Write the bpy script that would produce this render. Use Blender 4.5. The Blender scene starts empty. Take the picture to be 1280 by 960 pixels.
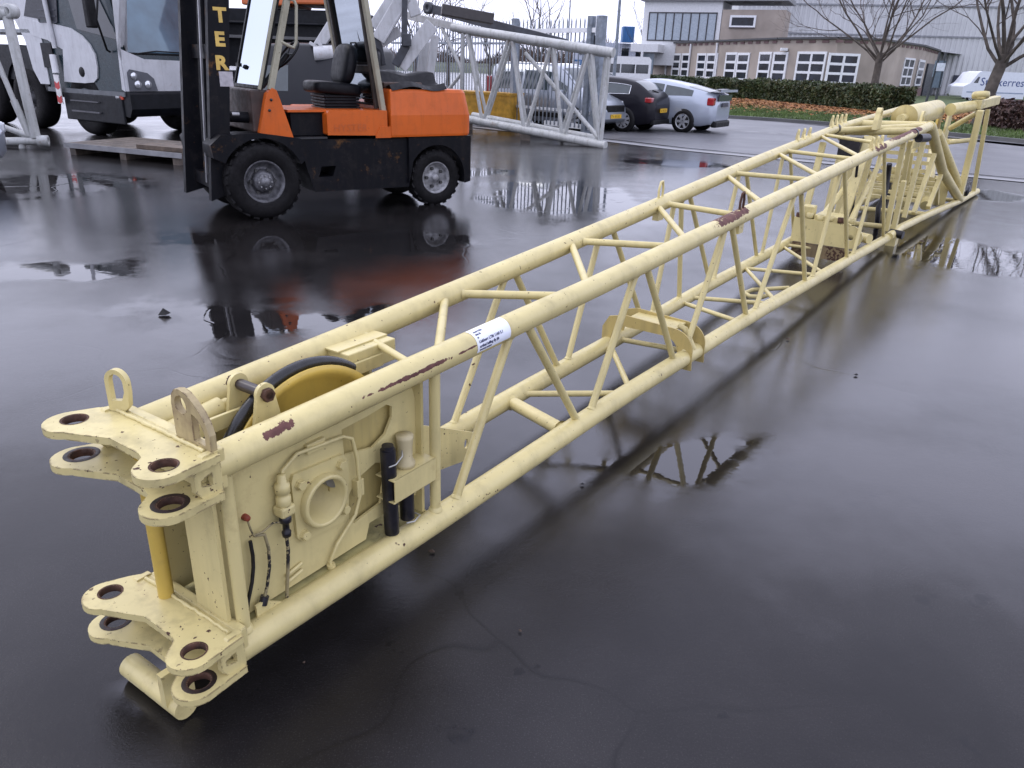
import bpy, math, random
import numpy as np
from mathutils import Vector, Matrix
from mathutils.geometry import tessellate_polygon
random.seed(7); rng = np.random.default_rng(7)
R = math.radians
sc = bpy.context.scene
col = sc.collection
# ------------------------------------------------------------------ camera
CH = 1.75; CF = 955.0; CP = R(22.7); CR = R(2.0)
cp, sp, cr, sr = math.cos(CP), math.sin(CP), math.cos(CR), math.sin(CR)
FW = np.array([0, cp, -sp]); UP = np.array([0, sp, cp]); RT = np.array([1., 0, 0])
CX = cr*RT + sr*UP; CY = -sr*RT + cr*UP
cam_d = bpy.data.cameras.new('camera'); cam = bpy.data.objects.new('camera', cam_d); col.objects.link(cam)
cam_d.sensor_width = 36.0; cam_d.lens = CF/1280*36.0; cam_d.clip_end = 3000; cam_d.clip_start = 0.05
m = Matrix.Identity(4)
for i in range(3):
    m[i][0] = CX[i]; m[i][1] = CY[i]; m[i][2] = -FW[i]
m[2][3] = CH
cam.matrix_world = m
sc.camera = cam
sc.cycles.max_bounces = 6; sc.cycles.diffuse_bounces = 2; sc.cycles.glossy_bounces = 3; sc.cycles.transmission_bounces = 3; sc.cycles.transparent_max_bounces = 8
# ------------------------------------------------------------------ sky, sun, exposure (overcast winter day)
SUN_EL, SUN_AZ = R(48), R(295)           # azimuth clockwise from +Y
w = bpy.data.worlds.new('World'); sc.world = w; w.use_nodes = True
nt = w.node_tree; bgn = nt.nodes['Background']
sky = nt.nodes.new('ShaderNodeTexSky'); sky.sky_type = 'NISHITA'; sky.sun_disc = False
sky.sun_elevation = SUN_EL; sky.sun_rotation = SUN_AZ; sky.air_density = 1.0; sky.dust_density = 4.0; sky.ozone_density = 1.0
hs = nt.nodes.new('ShaderNodeHueSaturation'); hs.inputs['Saturation'].default_value = 0.25
nt.links.new(sky.outputs[0], hs.inputs['Color'])
mx = nt.nodes.new('ShaderNodeMix'); mx.data_type = 'RGBA'; mx.inputs[0].default_value = 0.80
nt.links.new(hs.outputs[0], mx.inputs[6]); 
cn = nt.nodes.new('ShaderNodeTexNoise'); cn.inputs['Scale'].default_value = 2.2; cn.inputs['Detail'].default_value = 5
tcw = nt.nodes.new('ShaderNodeTexCoord'); nt.links.new(tcw.outputs['Generated'], cn.inputs['Vector'])
cramp = nt.nodes.new('ShaderNodeValToRGB')
cramp.color_ramp.elements[0].position = 0.3; cramp.color_ramp.elements[0].color = (13.2, 13.7, 17.6, 1)
cramp.color_ramp.elements[1].position = 0.7; cramp.color_ramp.elements[1].color = (17.0, 17.5, 22.0, 1)
nt.links.new(cn.outputs[0], cramp.inputs[0]); nt.links.new(cramp.outputs[0], mx.inputs[7])
nt.links.new(mx.outputs[2], bgn.inputs[0]); bgn.inputs[1].default_value = 0.10
sd = bpy.data.lights.new('sun', 'SUN'); sd.energy = 0.6; sd.angle = R(14); sd.color = (1.0, 0.96, 0.9)
so = bpy.data.objects.new('sun', sd); col.objects.link(so); so.location = (0, 0, 30)
sdir = Vector((math.sin(SUN_AZ)*math.cos(SUN_EL), math.cos(SUN_AZ)*math.cos(SUN_EL), math.sin(SUN_EL)))
so.rotation_euler = sdir.to_track_quat('Z', 'Y').to_euler()
sc.view_settings.view_transform = 'Standard'; sc.view_settings.look = 'None'
sc.view_settings.exposure = 0.15; sc.view_settings.gamma = 1.0; sc.view_settings.use_curve_mapping = False

# ------------------------------------------------------------------ pixel (1280x960) -> place
def ray(px, py): return FW + CX*(px-640)/CF - CY*(py-480)/CF
E0 = np.array([0, 0, CH])
def G(px, py, z=0.0):
    d = ray(px, py); return E0 + d*((z-CH)/d[2])
def atY(px, py, Y):
    d = ray(px, py); return E0 + d*(Y/d[1])
def pj(p):
    d = np.asarray(p, float)-E0; z = d@FW
    return np.array([640+CF*(d@CX)/z, 480-CF*(d@CY)/z])
def vplane(p0, p1):
    """pixel -> (distance along, height) on the upright plane through two ground points"""
    p0 = np.array(p0[:2], float); p1 = np.array(p1[:2], float)
    d = (p1-p0)/np.linalg.norm(p1-p0); n = np.array([-d[1], d[0]])
    def f(px, py, off=0.0):
        q = p0+n*off; r = ray(px, py); k = (q@n)/(r[:2]@n); W = E0+r*k
        return np.array([(W[:2]-p0)@d, W[2]])
    f.p0 = p0; f.d = d; f.n = n
    f.world = lambda px, py, off=0.0: (lambda q: np.array([*(p0+d*q[0]+n*off), q[1]]))(f(px, py, off))
    return f

# ------------------------------------------------------------------ materials
def newmat(name):
    M = bpy.data.materials.new(name); M.use_nodes = True
    t = M.node_tree; b = t.nodes['Principled BSDF']
    return M, t, b
def nd(t, typ, **kw):
    n = t.nodes.new(typ)
    for k, v in kw.items():
        if k in n.inputs.keys(): n.inputs[k].default_value = v
        else: setattr(n, k, v)
    return n
def noise(t, vec, scale, detail=4, rough=0.55):
    n = nd(t, 'ShaderNodeTexNoise', Scale=scale, Detail=detail, Roughness=rough)
    if vec is not None: t.links.new(vec, n.inputs['Vector'])
    return n.outputs[0]
def ramp(t, fac, a, b, ca=(0, 0, 0, 1), cb=(1, 1, 1, 1)):
    n = t.nodes.new('ShaderNodeValToRGB'); e = n.color_ramp.elements
    e[0].position = a; e[0].color = ca; e[1].position = b; e[1].color = cb
    t.links.new(fac, n.inputs[0]); return n.outputs[0]
def mixc(t, fac, a, b, mode='MIX'):
    n = t.nodes.new('ShaderNodeMix'); n.data_type = 'RGBA'; n.blend_type = mode
    for i, x in ((0, fac), (6, a), (7, b)):
        if hasattr(x, 'links') or isinstance(x, bpy.types.NodeSocket): t.links.new(x, n.inputs[i])
        else: n.inputs[i].default_value = x if i == 0 else ((*x, 1) if len(x) == 3 else x)
    return n.outputs[2]
def mth(t, op, a, b=0.0, c=None):
    n = t.nodes.new('ShaderNodeMath'); n.operation = op
    for i, x in ((0, a), (1, b), (2, c)):
        if x is None: continue
        if isinstance(x, bpy.types.NodeSocket): t.links.new(x, n.inputs[i])
        else: n.inputs[i].default_value = x
    return n.outputs[0]
def bump(t, b, h, strength=0.2, dist=0.01):
    n = nd(t, 'ShaderNodeBump', Strength=strength, Distance=dist); t.links.new(h, n.inputs['Height'])
    t.links.new(n.outputs[0], b.inputs['Normal'])
MATS = {}
def plain(name, c, rough=0.5, metal=0.0, var=0.12, scale=6.0, spec=0.5, bmp=0.0, coat=0.0, emit=None):
    if name in MATS: return MATS[name]
    M, t, b = newmat(name)
    tc = nd(t, 'ShaderNodeTexCoord'); v = tc.outputs['Object']
    n1 = noise(t, v, scale, 3)
    dk = tuple(x*(1-2*var) for x in c); lt = tuple(min(1, x*(1+var)) for x in c)
    t.links.new(ramp(t, n1, 0.3, 0.7, (*dk, 1), (*lt, 1)), b.inputs['Base Color'])
    r2 = ramp(t, noise(t, v, scale*3, 2), 0.3, 0.7, (rough*0.8,)*3+(1,), (min(1, rough*1.2),)*3+(1,))
    t.links.new(r2, b.inputs['Roughness']); b.inputs['Metallic'].default_value = metal
    b.inputs['Specular IOR Level'].default_value = spec; b.inputs['Coat Weight'].default_value = coat
    if bmp: bump(t, b, noise(t, v, scale*8, 2), bmp, 0.01)
    if emit: b.inputs['Emission Color'].default_value = (*c, 1); b.inputs['Emission Strength'].default_value = emit
    MATS[name] = M; return M
def paint(name, c, rough=0.38, spec=0.5,  chip=0.62, chipc=(0.062, 0.026, 0.016), dirt=0.25, dirtc=(0.16, 0.13, 0.07), scale=1.0, coat=0.0, edge=0.0):
    """weathered enamel: blotchy colour, grime, chipped spots down to primer"""
    if name in MATS: return MATS[name]
    M, t, b = newmat(name)
    tc = nd(t, 'ShaderNodeTexCoord'); v = tc.outputs['Object']
    big = noise(t, v, 2.3*scale, 3)
    c1 = mixc(t, ramp(t, big, 0.35, 0.7), tuple(x*0.86 for x in c), c)
    g = noise(t, v, 7*scale, 6, 0.68)
    c2 = mixc(t, mth(t, 'MULTIPLY', ramp(t, g, 0.52, 0.78), dirt), c1, dirtc)
    mp = t.nodes.new('ShaderNodeMapping'); mp.inputs['Scale'].default_value = (14*scale, 14*scale, 1.6*scale); t.links.new(v, mp.inputs['Vector'])
    c2 = mixc(t, mth(t, 'MULTIPLY', ramp(t, noise(t, mp.outputs[0], 1.0, 4, 0.6), 0.50, 0.78), dirt*.9), c2, tuple(x*.55+.0 for x in dirtc))
    c2 = mixc(t, mth(t, 'MULTIPLY', ramp(t, noise(t, v, 4.3*scale, 6, 0.72), 0.60, 0.76), dirt*1.5), c2, (0.20, 0.095, 0.03))
    s1 = noise(t, v, 38*scale, 3, 0.5); s2 = noise(t, v, 3.1*scale, 3, 0.5)
    ch = mth(t, 'MULTIPLY', ramp(t, s1, chip+0.04, chip+0.055), ramp(t, s2, 0.46, 0.54))
    s3 = ramp(t, noise(t, v, 90*scale, 2, 0.5), 0.735, 0.745)
    ch = mth(t, 'MAXIMUM', ch, s3)
    if edge:                                # paint worn off along the sharp edges
        bv = t.nodes.new('ShaderNodeBevel'); bv.samples = 4; bv.inputs['Radius'].default_value = edge
        ge = t.nodes.new('ShaderNodeNewGeometry'); vm = t.nodes.new('ShaderNodeVectorMath'); vm.operation = 'DOT_PRODUCT'
        t.links.new(bv.outputs[0], vm.inputs[0]); t.links.new(ge.outputs['Normal'], vm.inputs[1])
        em = ramp(t, vm.outputs['Value'], 0.80, 0.96, (1, 1, 1, 1), (0, 0, 0, 1))
        ch = mth(t, 'MAXIMUM', ch, mth(t, 'MULTIPLY', em, ramp(t, noise(t, v, 26*scale, 4, 0.65), 0.50, 0.56)))
    c3 = mixc(t, ch, c2, chipc)
    t.links.new(c3, b.inputs['Base Color'])
    rr = mixc(t, ch, ramp(t, g, 0.3, 0.8, (rough*0.75,)*3+(1,), (rough*1.5,)*3+(1,)), (0.8, 0.8, 0.8))
    t.links.new(rr, b.inputs['Roughness']); b.inputs['Specular IOR Level'].default_value = spec; b.inputs['Coat Weight'].default_value = coat; b.inputs['Coat Roughness'].default_value = 0.1
    h = mth(t, 'SUBTRACT', mth(t, 'MULTIPLY', noise(t, v, 60*scale, 2), 0.25), ch)
    bump(t, b, h, 0.25, 0.004)
    MATS[name] = M; return M
def glass(name, tint=(0.05, 0.08, 0.10), rough=0.03, alpha=0.55):
    """thin pane: mirror reflection over a tinted see-through layer"""
    if name in MATS: return MATS[name]
    M = bpy.data.materials.new(name); M.use_nodes = True; t = M.node_tree; t.nodes.clear()
    out = t.nodes.new('ShaderNodeOutputMaterial'); tr = nd(t, 'ShaderNodeBsdfTransparent'); tr.inputs[0].default_value = (*tint, 1)
    gl = nd(t, 'ShaderNodeBsdfGlossy', Roughness=rough); gl.inputs[0].default_value = (.55, .6, .65, 1); fr = nd(t, 'ShaderNodeFresnel', IOR=1.55)
    ms = t.nodes.new('ShaderNodeMixShader')
    f2 = mth(t, 'MULTIPLY_ADD', fr.outputs[0], 1.0, 0.04)
    t.links.new(f2, ms.inputs[0]); t.links.new(tr.outputs[0], ms.inputs[1]); t.links.new(gl.outputs[0], ms.inputs[2]); t.links.new(ms.outputs[0], out.inputs[0])
    MATS[name] = M; return M

# ------------------------------------------------------------------ mesh builder
def V3(p): return Vector((float(p[0]), float(p[1]), float(p[2])))
def frame_of(d, up=(0, 0, 1)):
    d = V3(d).normalized(); u = V3(up)
    if abs(d.dot(u)) > 0.98: u = Vector((1, 0, 0)) if abs(d.x) < 0.9 else Vector((0, 1, 0))
    a = u.cross(d).normalized(); b = d.cross(a).normalized()
    return a, b, d
class MB:
    def __init__(s): s.v = []; s.f = []; s.sm = []; s.uv = {}
    def add(s, vs, fs, smooth=False):
        o = len(s.v); s.v += [tuple(map(float, p)) for p in vs]
        for q in fs: s.f.append(tuple(i+o for i in q)); s.sm.append(smooth)
        return s
    def box(s, a, b):
        x0, y0, z0 = a; x1, y1, z1 = b
        s.add([(x0,y0,z0),(x1,y0,z0),(x1,y1,z0),(x0,y1,z0),(x0,y0,z1),(x1,y0,z1),(x1,y1,z1),(x0,y1,z1)],
              [(0,3,2,1),(4,5,6,7),(0,1,5,4),(1,2,6,5),(2,3,7,6),(3,0,4,7)]); return s
    def cbox(s, c, sz, M=None):
        h = [x/2 for x in sz]; k = len(s.v)
        s.box((-h[0],-h[1],-h[2]), (h[0],h[1],h[2]))
        for i in range(k, len(s.v)):
            p = Vector(s.v[i]); p = (M @ p) if M is not None else p
            s.v[i] = (p.x+c[0], p.y+c[1], p.z+c[2])
        return s
    def beam(s, p0, p1, w, h, up=(0, 0, 1)):
        p0, p1 = V3(p0), V3(p1); a, b, d = frame_of(p1-p0, up); vs = []
        for p in (p0, p1):
            for (i, j) in ((-1,-1),(1,-1),(1,1),(-1,1)): vs.append(p+a*i*w/2+b*j*h/2)
        s.add(vs, [(3,2,1,0),(4,5,6,7),(0,1,5,4),(1,2,6,5),(2,3,7,6),(3,0,4,7)]); return s
    def tube(s, p0, p1, r0, r1=None, n=14, caps=True):
        r1 = r0 if r1 is None else r1; p0, p1 = V3(p0), V3(p1); a, b, d = frame_of(p1-p0); vs = []
        for p, r in ((p0, r0), (p1, r1)):
            for k in range(n):
                t = 2*math.pi*k/n; vs.append(p+a*math.cos(t)*r+b*math.sin(t)*r)
        s.add(vs, [(k, (k+1) % n, n+(k+1) % n, n+k) for k in range(n)], True)
        if caps:
            s.add(vs[:n], [tuple(reversed(range(n)))]); s.add(vs[n:], [tuple(range(n))])
        return s
    def path(s, pts, r, n=10, closed=False, caps=True):
        P = [V3(p) for p in pts]; N = len(P); rs = r if hasattr(r, '__len__') else [r]*N; vs = []
        pa = None
        for i, p in enumerate(P):
            if closed: d = P[(i+1) % N]-P[i-1]
            else: d = P[min(i+1, N-1)]-P[max(i-1, 0)]
            d.normalize()
            if pa is None: a, b, _ = frame_of(d)
            else:
                a = (pa-d*pa.dot(d)).normalized(); b = d.cross(a)
            pa = a
            for k in range(n):
                t = 2*math.pi*k/n; vs.append(p+a*math.cos(t)*rs[i]+b*math.sin(t)*rs[i])
        M_ = N if closed else N-1; fs = []
        for i in range(M_):
            j = (i+1) % N
            for k in range(n): fs.append((i*n+k, i*n+(k+1) % n, j*n+(k+1) % n, j*n+k))
        s.add(vs, fs, True)
        if caps and not closed:
            s.add(vs[:n], [tuple(reversed(range(n)))]); s.add(vs[-n:], [tuple(range(n))])
        return s
    def lathe(s, prof, o, ax, n=28, smooth=True):
        """prof: (radius, distance along axis)"""
        a, b, d = frame_of(ax); o = V3(o); vs = []; m_ = len(prof)
        for (r, x) in prof:
            for k in range(n):
                t = 2*math.pi*k/n; vs.append(o+d*x+a*math.cos(t)*r+b*math.sin(t)*r)
        s.add(vs, [(i*n+k, i*n+(k+1) % n, (i+1)*n+(k+1) % n, (i+1)*n+k) for i in range(m_-1) for k in range(n)], smooth)
        return s
    def plate(s, outer, holes, th, o, u, v):
        """flat plate with holes; outline in (u,v), thickness along u x v, centred"""
        o, u, v = V3(o), V3(u).normalized(), V3(v).normalized(); n = u.cross(v).normalized()
        loops = [list(outer)]+[list(h) for h in holes]
        flat = [p for l in loops for p in l]
        tris = tessellate_polygon([[Vector((p[0], p[1], 0)) for p in l] for l in loops])
        P = lambda p, k: o+u*p[0]+v*p[1]+n*(th/2*k)
        N = len(flat); vs = [P(p, 1) for p in flat]+[P(p, -1) for p in flat]; fs = []
        for t in tris:
            a, b, c = [Vector(flat[i]) for i in t]
            if (b-a).cross(c-a) if False else ((b.x-a.x)*(c.y-a.y)-(b.y-a.y)*(c.x-a.x)) < 0: t = (t[0], t[2], t[1])
            fs.append(tuple(t)); fs.append(tuple(i+N for i in reversed(t)))
        s.add(vs, fs)
        k = 0
        for l in loops:
            L_ = len(l); idx = [k+i for i in range(L_)]; k += L_
            vv = [vs[i] for i in idx]+[vs[i+N] for i in idx]
            s.add(vv, [(i, i+L_, (i+1) % L_+L_, (i+1) % L_) for i in range(L_)], L_ > 14)
        return s
    def quad(s, *p): s.add(p, [tuple(range(len(p)))]); return s
    def strip(s, A, B, smooth=True):
        """grid between rows of points"""
        n = len(A); s.add(list(A)+list(B), [(i, i+1, n+i+1, n+i) for i in range(n-1)], smooth); return s
    def grid(s, rows, smooth=True):
        n = len(rows[0]); vs = [p for r_ in rows for p in r_]
        s.add(vs, [(i*n+j, i*n+j+1, (i+1)*n+j+1, (i+1)*n+j) for i in range(len(rows)-1) for j in range(n-1)], smooth); return s
def circ(c, r, n=20, a0=0, a1=2*math.pi, ry=None):
    full = abs(a1-a0) > 6.28; k = n if full else n+1
    return [(c[0]+r*math.cos(a0+(a1-a0)*i/n), c[1]+(ry or r)*math.sin(a0+(a1-a0)*i/n)) for i in range(k)]
def setp(o, label=None, cat=None, group=None, kind=None):
    for k, x in (('label', label), ('category', cat), ('group', group), ('kind', kind)):
        if x: o[k] = x
    return o
def obj(name, mb, mat, parent=None, label=None, cat=None, group=None, kind=None, bevel=0.0, seg=2):
    me = bpy.data.meshes.new(name); me.from_pydata(mb.v, [], mb.f)
    me.polygons.foreach_set('use_smooth', mb.sm)
    me.materials.append(mat); me.validate(); me.update()
    o = bpy.data.objects.new(name, me); col.objects.link(o)
    if parent: o.parent = parent
    setp(o, label, cat, group, kind)
    if bevel:
        b = o.modifiers.new('bevel', 'BEVEL'); b.width = bevel; b.segments = seg; b.limit_method = 'ANGLE'; b.angle_limit = R(40)
        b.harden_normals = False
    return o
def thing(name, label, cat, loc=(0, 0, 0), rz=0.0, group=None):
    o = bpy.data.objects.new(name, None); o.empty_display_size = 0.2; col.objects.link(o)
    o.location = V3(loc); o.rotation_euler = (0, 0, rz); return setp(o, label, cat, group)
def ocopy(o, parent=None):
    c = o.copy(); col.objects.link(c); c.parent = parent; return c
def text_mesh(txt, size, spacing=1.0, bold=0.0):
    cu = bpy.data.curves.new('lettering', 'FONT'); cu.body = txt; cu.size = size; cu.resolution_u = 3; cu.offset = bold; cu.space_character = spacing
    o = bpy.data.objects.new('lettering', cu); me = bpy.data.meshes.new_from_object(o)
    vs = [tuple(v.co) for v in me.vertices]; fs = [tuple(p.vertices) for p in me.polygons]
    bpy.data.objects.remove(o); bpy.data.curves.remove(cu); bpy.data.meshes.remove(me)
    return vs, fs
def put_text(mb, txt, size, fn, spacing=1.0, bold=0.0):
    vs, fs = text_mesh(txt, size, spacing, bold); mb.add([fn(x, y) for x, y, z in vs], fs); return mb

BLACK = plain('black_rubber', (0.009, 0.009, 0.010), 0.55, var=0.2, spec=0.25)
DARK = plain('dark_paint', (0.008, 0.009, 0.012), 0.45, var=0.25, spec=0.22)
STEEL = plain('bare_steel', (0.32, 0.32, 0.33), 0.4, 0.7)
WHITE = plain('white_paint', (0.72, 0.73, 0.74), 0.35, var=0.05)
RUST = plain('rust', (0.075, 0.032, 0.018), 0.85, var=0.35, scale=25)
# ------------------------------------------------------------------ ground
def nd_noise(t, v, sc_):
    n = nd(t, 'ShaderNodeTexNoise', Scale=sc_, Detail=2); t.links.new(v, n.inputs['Vector']); return n.outputs['Color']
def ground_mat():
    M, t, b = newmat('wet_asphalt')
    tc = nd(t, 'ShaderNodeTexCoord'); v = tc.outputs['Object']
    big = noise(t, v, 0.16, 3, 0.55); mid = noise(t, v, 0.9, 4, 0.6); fine = noise(t, v, 55, 3, 0.65); grit = noise(t, v, 240, 2, 0.6)
    # standing water: low spots of the yard
    at1 = t.nodes.new('ShaderNodeAttribute'); at1.attribute_name = 'hollow'; acc = at1.outputs['Fac']
    at2 = t.nodes.new('ShaderNodeAttribute'); at2.attribute_name = 'film'; film = at2.outputs['Fac']
    wob = noise(t, v, 1.5, 5, 0.62)
    low = mth(t, 'ADD', mth(t, 'MULTIPLY', acc, 0.38), mth(t, 'ADD', mth(t, 'MULTIPLY', big, 0.5), mth(t, 'MULTIPLY', wob, 0.75)))
    pud = ramp(t, low, 0.64, 0.80)          # 1 = standing water
    damp = ramp(t, low, 0.45, 0.66)
    fl = ramp(t, mth(t, 'ADD', mth(t, 'MULTIPLY', film, 0.55), mth(t, 'ADD', mth(t, 'MULTIPLY', wob, 0.62), mth(t, 'MULTIPLY', mid, 0.62))), 0.52, 1.05)
    wet = mth(t, 'MAXIMUM', fl, pud)
    col_ = mixc(t, ramp(t, mid, 0.35, 0.7), (0.0085, 0.0078, 0.0078), (0.022, 0.0203, 0.0203))
    col_ = mixc(t, mth(t, 'MULTIPLY', mth(t, 'MULTIPLY', ramp(t, noise(t, v, 190, 2, 0.7), 0.56, 0.74), ramp(t, mid, 0.30, 0.62)), 0.7), col_, (0.070, 0.066, 0.064))
    # tar seams and worn patches
    patch = ramp(t, noise(t, v, 0.33, 3, 0.4), 0.50, 0.54)
    col_ = mixc(t, mth(t, 'MULTIPLY', patch, 0.35), col_, (0.010, 0.008, 0.0075))
    spot = ramp(t, noise(t, v, 4.2, 4, 0.6), 0.645, 0.68)
    col_ = mixc(t, mth(t, 'MULTIPLY', spot, 0.7), col_, (0.005, 0.005, 0.006))
    col_ = mixc(t, mth(t, 'MULTIPLY', pud, 0.45), col_, (0.008, 0.0075, 0.0075))
    t.links.new(col_, b.inputs['Base Color'])
    vo = nd(t, 'ShaderNodeTexVoronoi', Scale=0.32); vo.feature = 'DISTANCE_TO_EDGE'
    wv = t.nodes.new('ShaderNodeVectorMath'); wv.operation = 'MULTIPLY_ADD'; t.links.new(nd_noise(t, v, 1.1), wv.inputs[0]); wv.inputs[1].default_value = (.9, .9, 0); t.links.new(v, wv.inputs[2]); t.links.new(wv.outputs[0], vo.inputs['Vector'])
    crack = mth(t, 'MULTIPLY', ramp(t, vo.outputs['Distance'], 0.001, 0.004, (1, 1, 1, 1), (0, 0, 0, 1)), ramp(t, mid, 0.42, 0.60))
    col_ = mixc(t, mth(t, 'MULTIPLY', crack, 0.7), col_, (0.004, 0.004, 0.004)); t.links.new(col_, b.inputs['Base Color'])
    vr = noise(t, v, 0.45, 4, 0.6)
    rough_d = ramp(t, mth(t, 'ADD', mth(t, 'MULTIPLY', vr, 0.7), mth(t, 'MULTIPLY', fine, 0.3)), 0.34, 0.68, (0.10,)*3+(1,), (0.28,)*3+(1,))
    rough_w = mixc(t, fl, rough_d, ramp(t, vr, 0.35, 0.65, (0.028,)*3+(1,), (0.085,)*3+(1,)))
    t.links.new(mixc(t, pud, rough_w, (0.024,)*3), b.inputs['Roughness'])
    b.inputs['IOR'].default_value = 1.36
    sl = mth(t, 'ADD', 0.46, mth(t, 'MULTIPLY', wet, 0.84)); t.links.new(sl, b.inputs['Specular IOR Level'])
    b.inputs['Specular Tint'].default_value = (0.95, 0.93, 1.0, 1)
    hgt = mth(t, 'ADD', mth(t, 'MULTIPLY', fine, 0.6), mth(t, 'MULTIPLY', grit, 0.55))
    dry = mth(t, 'SUBTRACT', 1.0, pud)
    rip = mth(t, 'MULTIPLY', noise(t, v, 11, 2, 0.5), 0.22)
    hh = mth(t, 'ADD', mth(t, 'MULTIPLY', hgt, mth(t, 'MULTIPLY', dry, mth(t, 'SUBTRACT', 1.0, mth(t, 'MULTIPLY', fl, 0.55)))), mth(t, 'MULTIPLY', rip, wet))
    bump(t, b, mth(t, 'SUBTRACT', hh, mth(t, 'MULTIPLY', crack, .5)), 0.26, 0.005)
    return M
# px, py of puddle centre in the photograph, size along x and y in metres, strength
FILM = [(60, 430, 2.0, 1.7), (330, 330, 3.0, 2.2), (620, 240, 4.5, 6), (120, 260, 5, 4.0), (1150, 450, 2.4, 2.6), (1260, 330, 3.4, 3.4), (900, 220, 5, 3.5), (800, 570, 1.3, .8), (480, 420, 1.2, .9), (700, 500, 1.2, .9), (1250, 600, 1.6, 1.0)]
PUDDLES = [(330, 400, 1.2, .6, 1.0), (80, 340, 1.2, .35, 1.0), (835, 585, 0.42, 0.26, 1.6), (905, 570, .34, .26, 1.5), (690, 590, .3, .16, 1.2), (1215, 320, 1.1, 1.3, 1.3), (700, 245, 1.4, 2.0, 1.2), (430, 300, 2.0, 0.8, 1.1), (300, 400, 0.9, 0.6, 0.8),
           (60, 230, 1.6, 1.6, 0.9), (560, 215, 1.5, 1.0, 1.0), (860, 205, 1.4, 0.8, 1.2), (1230, 245, 1.2, 0.9, 1.1),
           (360, 800, 0.14, 0.08, 0.7), (180, 860, 0.18, 0.12, 0.9), (480, 390, 0.5, 0.35, 0.9), (110, 340, 0.9, 0.4, 0.7)]
def sheet(name, pts, z, mat, nx=1):
    mb = MB(); mb.add([(p[0], p[1], z) for p in pts], [tuple(range(len(pts)))]); return obj(name, mb, mat, kind='structure')
def dry_mat(name, c, rough, sc_=1.0, bm=0.3, lo=0.5):
    M, t, b = newmat(name); tc = nd(t, 'ShaderNodeTexCoord'); v = tc.outputs['Object']
    a = noise(t, v, 0.5*sc_, 6, 0.6); f = noise(t, v, 45*sc_, 4, 0.6)
    c1 = mixc(t, ramp(t, a, 0.3, 0.7), tuple(x*lo for x in c), c)
    c2 = mixc(t, mth(t, 'MULTIPLY', ramp(t, f, 0.5, 0.8), 0.5), c1, tuple(x*1.7 for x in c))
    t.links.new(c2, b.inputs['Base Color'])
    t.links.new(ramp(t, a, 0.3, 0.65, (rough*0.55,)*3+(1,), (rough,)*3+(1,)), b.inputs['Roughness'])
    bump(t, b, f, bm, 0.01); return M
# one sheet to the horizon
def ground_sheet():
    gx = np.concatenate([[-1500, -500, -150, -60, -30], np.arange(-16, 22.01, .25), [30, 60, 150, 500, 1500]]); gy = np.concatenate([[-300, -60, -10], np.arange(-1, 40.01, .25), [50, 70, 120, 300, 900, 2500]])
    X, Y = np.meshgrid(gx, gy); n1, n2 = X.shape
    hol = np.full(X.shape, -.35); fil = np.full(X.shape, -1.0)      # how deep the yard dips; how thick the water film lies
    for (px, py, rx, ry, g) in PUDDLES: c = G(px, py); hol = np.maximum(hol, (1-np.sqrt(((X-c[0])/rx)**2+((Y-c[1])/ry)**2))*g)
    for (px, py, rx, ry) in FILM: c = G(px, py); fil = np.maximum(fil, 1-np.sqrt(((X-c[0])/rx)**2+((Y-c[1])/ry)**2))
    mb = MB(); mb.grid([[(X[i, j], Y[i, j], 0.0) for j in range(n2)] for i in range(n1)], False)
    o = obj('ground', mb, ground_mat(), kind='structure')
    for nm, A in (('hollow', hol), ('film', fil)): o.data.attributes.new(nm, 'FLOAT', 'POINT').data.foreach_set('value', A.ravel().astype('f'))
ground_sheet()
# public road beyond the yard, a little drier and greyer
near_edge = [G(757, 177), G(840, 187), G(945, 197), G(1100, 211), G(1280, 228)]
_A, _B, _C = G(893, 147), G(1058, 158.5), G(1280, 179.5); _K = 2*_B-.5*(_A+_C)
far_edge = [(1-t)**2*_A+2*t*(1-t)*_K+t*t*_C for t in np.linspace(0, 1, 9)]
nd_ = (near_edge[-1]-near_edge[-2]); nd_ /= np.linalg.norm(nd_); fd_ = (far_edge[-1]-far_edge[-2]); fd_ /= np.linalg.norm(fd_)
ne = [np.array([-6, 27.5, 0])]+near_edge+[near_edge[-1]+nd_*30]
fe = [np.array([3.5, 52, 0]), np.array([6.6, 40, 0])]+far_edge+[far_edge[-1]+fd_*30]
ROAD = dry_mat('road_asphalt', (0.115, 0.115, 0.125), 0.5, 1.0, 0.3, 0.75)
sheet('road', [(p[0], p[1]) for p in ne]+[(p[0], p[1]) for p in reversed(fe)], 0.004, ROAD)
def offset_line(line, d):
    out = []
    for i, p in enumerate(line):
        a = line[max(i-1, 0)]; b = line[min(i+1, len(line)-1)]; q = b-a; q = q/np.linalg.norm(q)
        out.append(np.array([p[0]-q[1]*d, p[1]+q[0]*d, 0]))
    return out
def band(name, line, d0, d1, z0, z1, mat, kind='structure'):
    A = offset_line(line, d0); B = offset_line(line, d1); mb = MB()
    mb.strip([(p[0], p[1], z1) for p in A], [(p[0], p[1], z1) for p in B], False)
    if z1-z0 > 0.02:
        mb.strip([(p[0], p[1], z0) for p in A], [(p[0], p[1], z1) for p in A], False)
        mb.strip([(p[0], p[1], z1) for p in B], [(p[0], p[1], z0) for p in B], False)
    return obj(name, mb, mat, kind=kind)
KERB = dry_mat('kerb_concrete', (0.26, 0.26, 0.27), 0.6, 2.0, 0.2, 0.7)
band('gutter', ne, -0.05, 0.28, 0, 0.010, KERB)
band('yard_edge_drain', ne, 0.55, 0.66, 0, 0.012, dry_mat('wet_drain', (0.03, 0.03, 0.03), 0.25))
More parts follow.
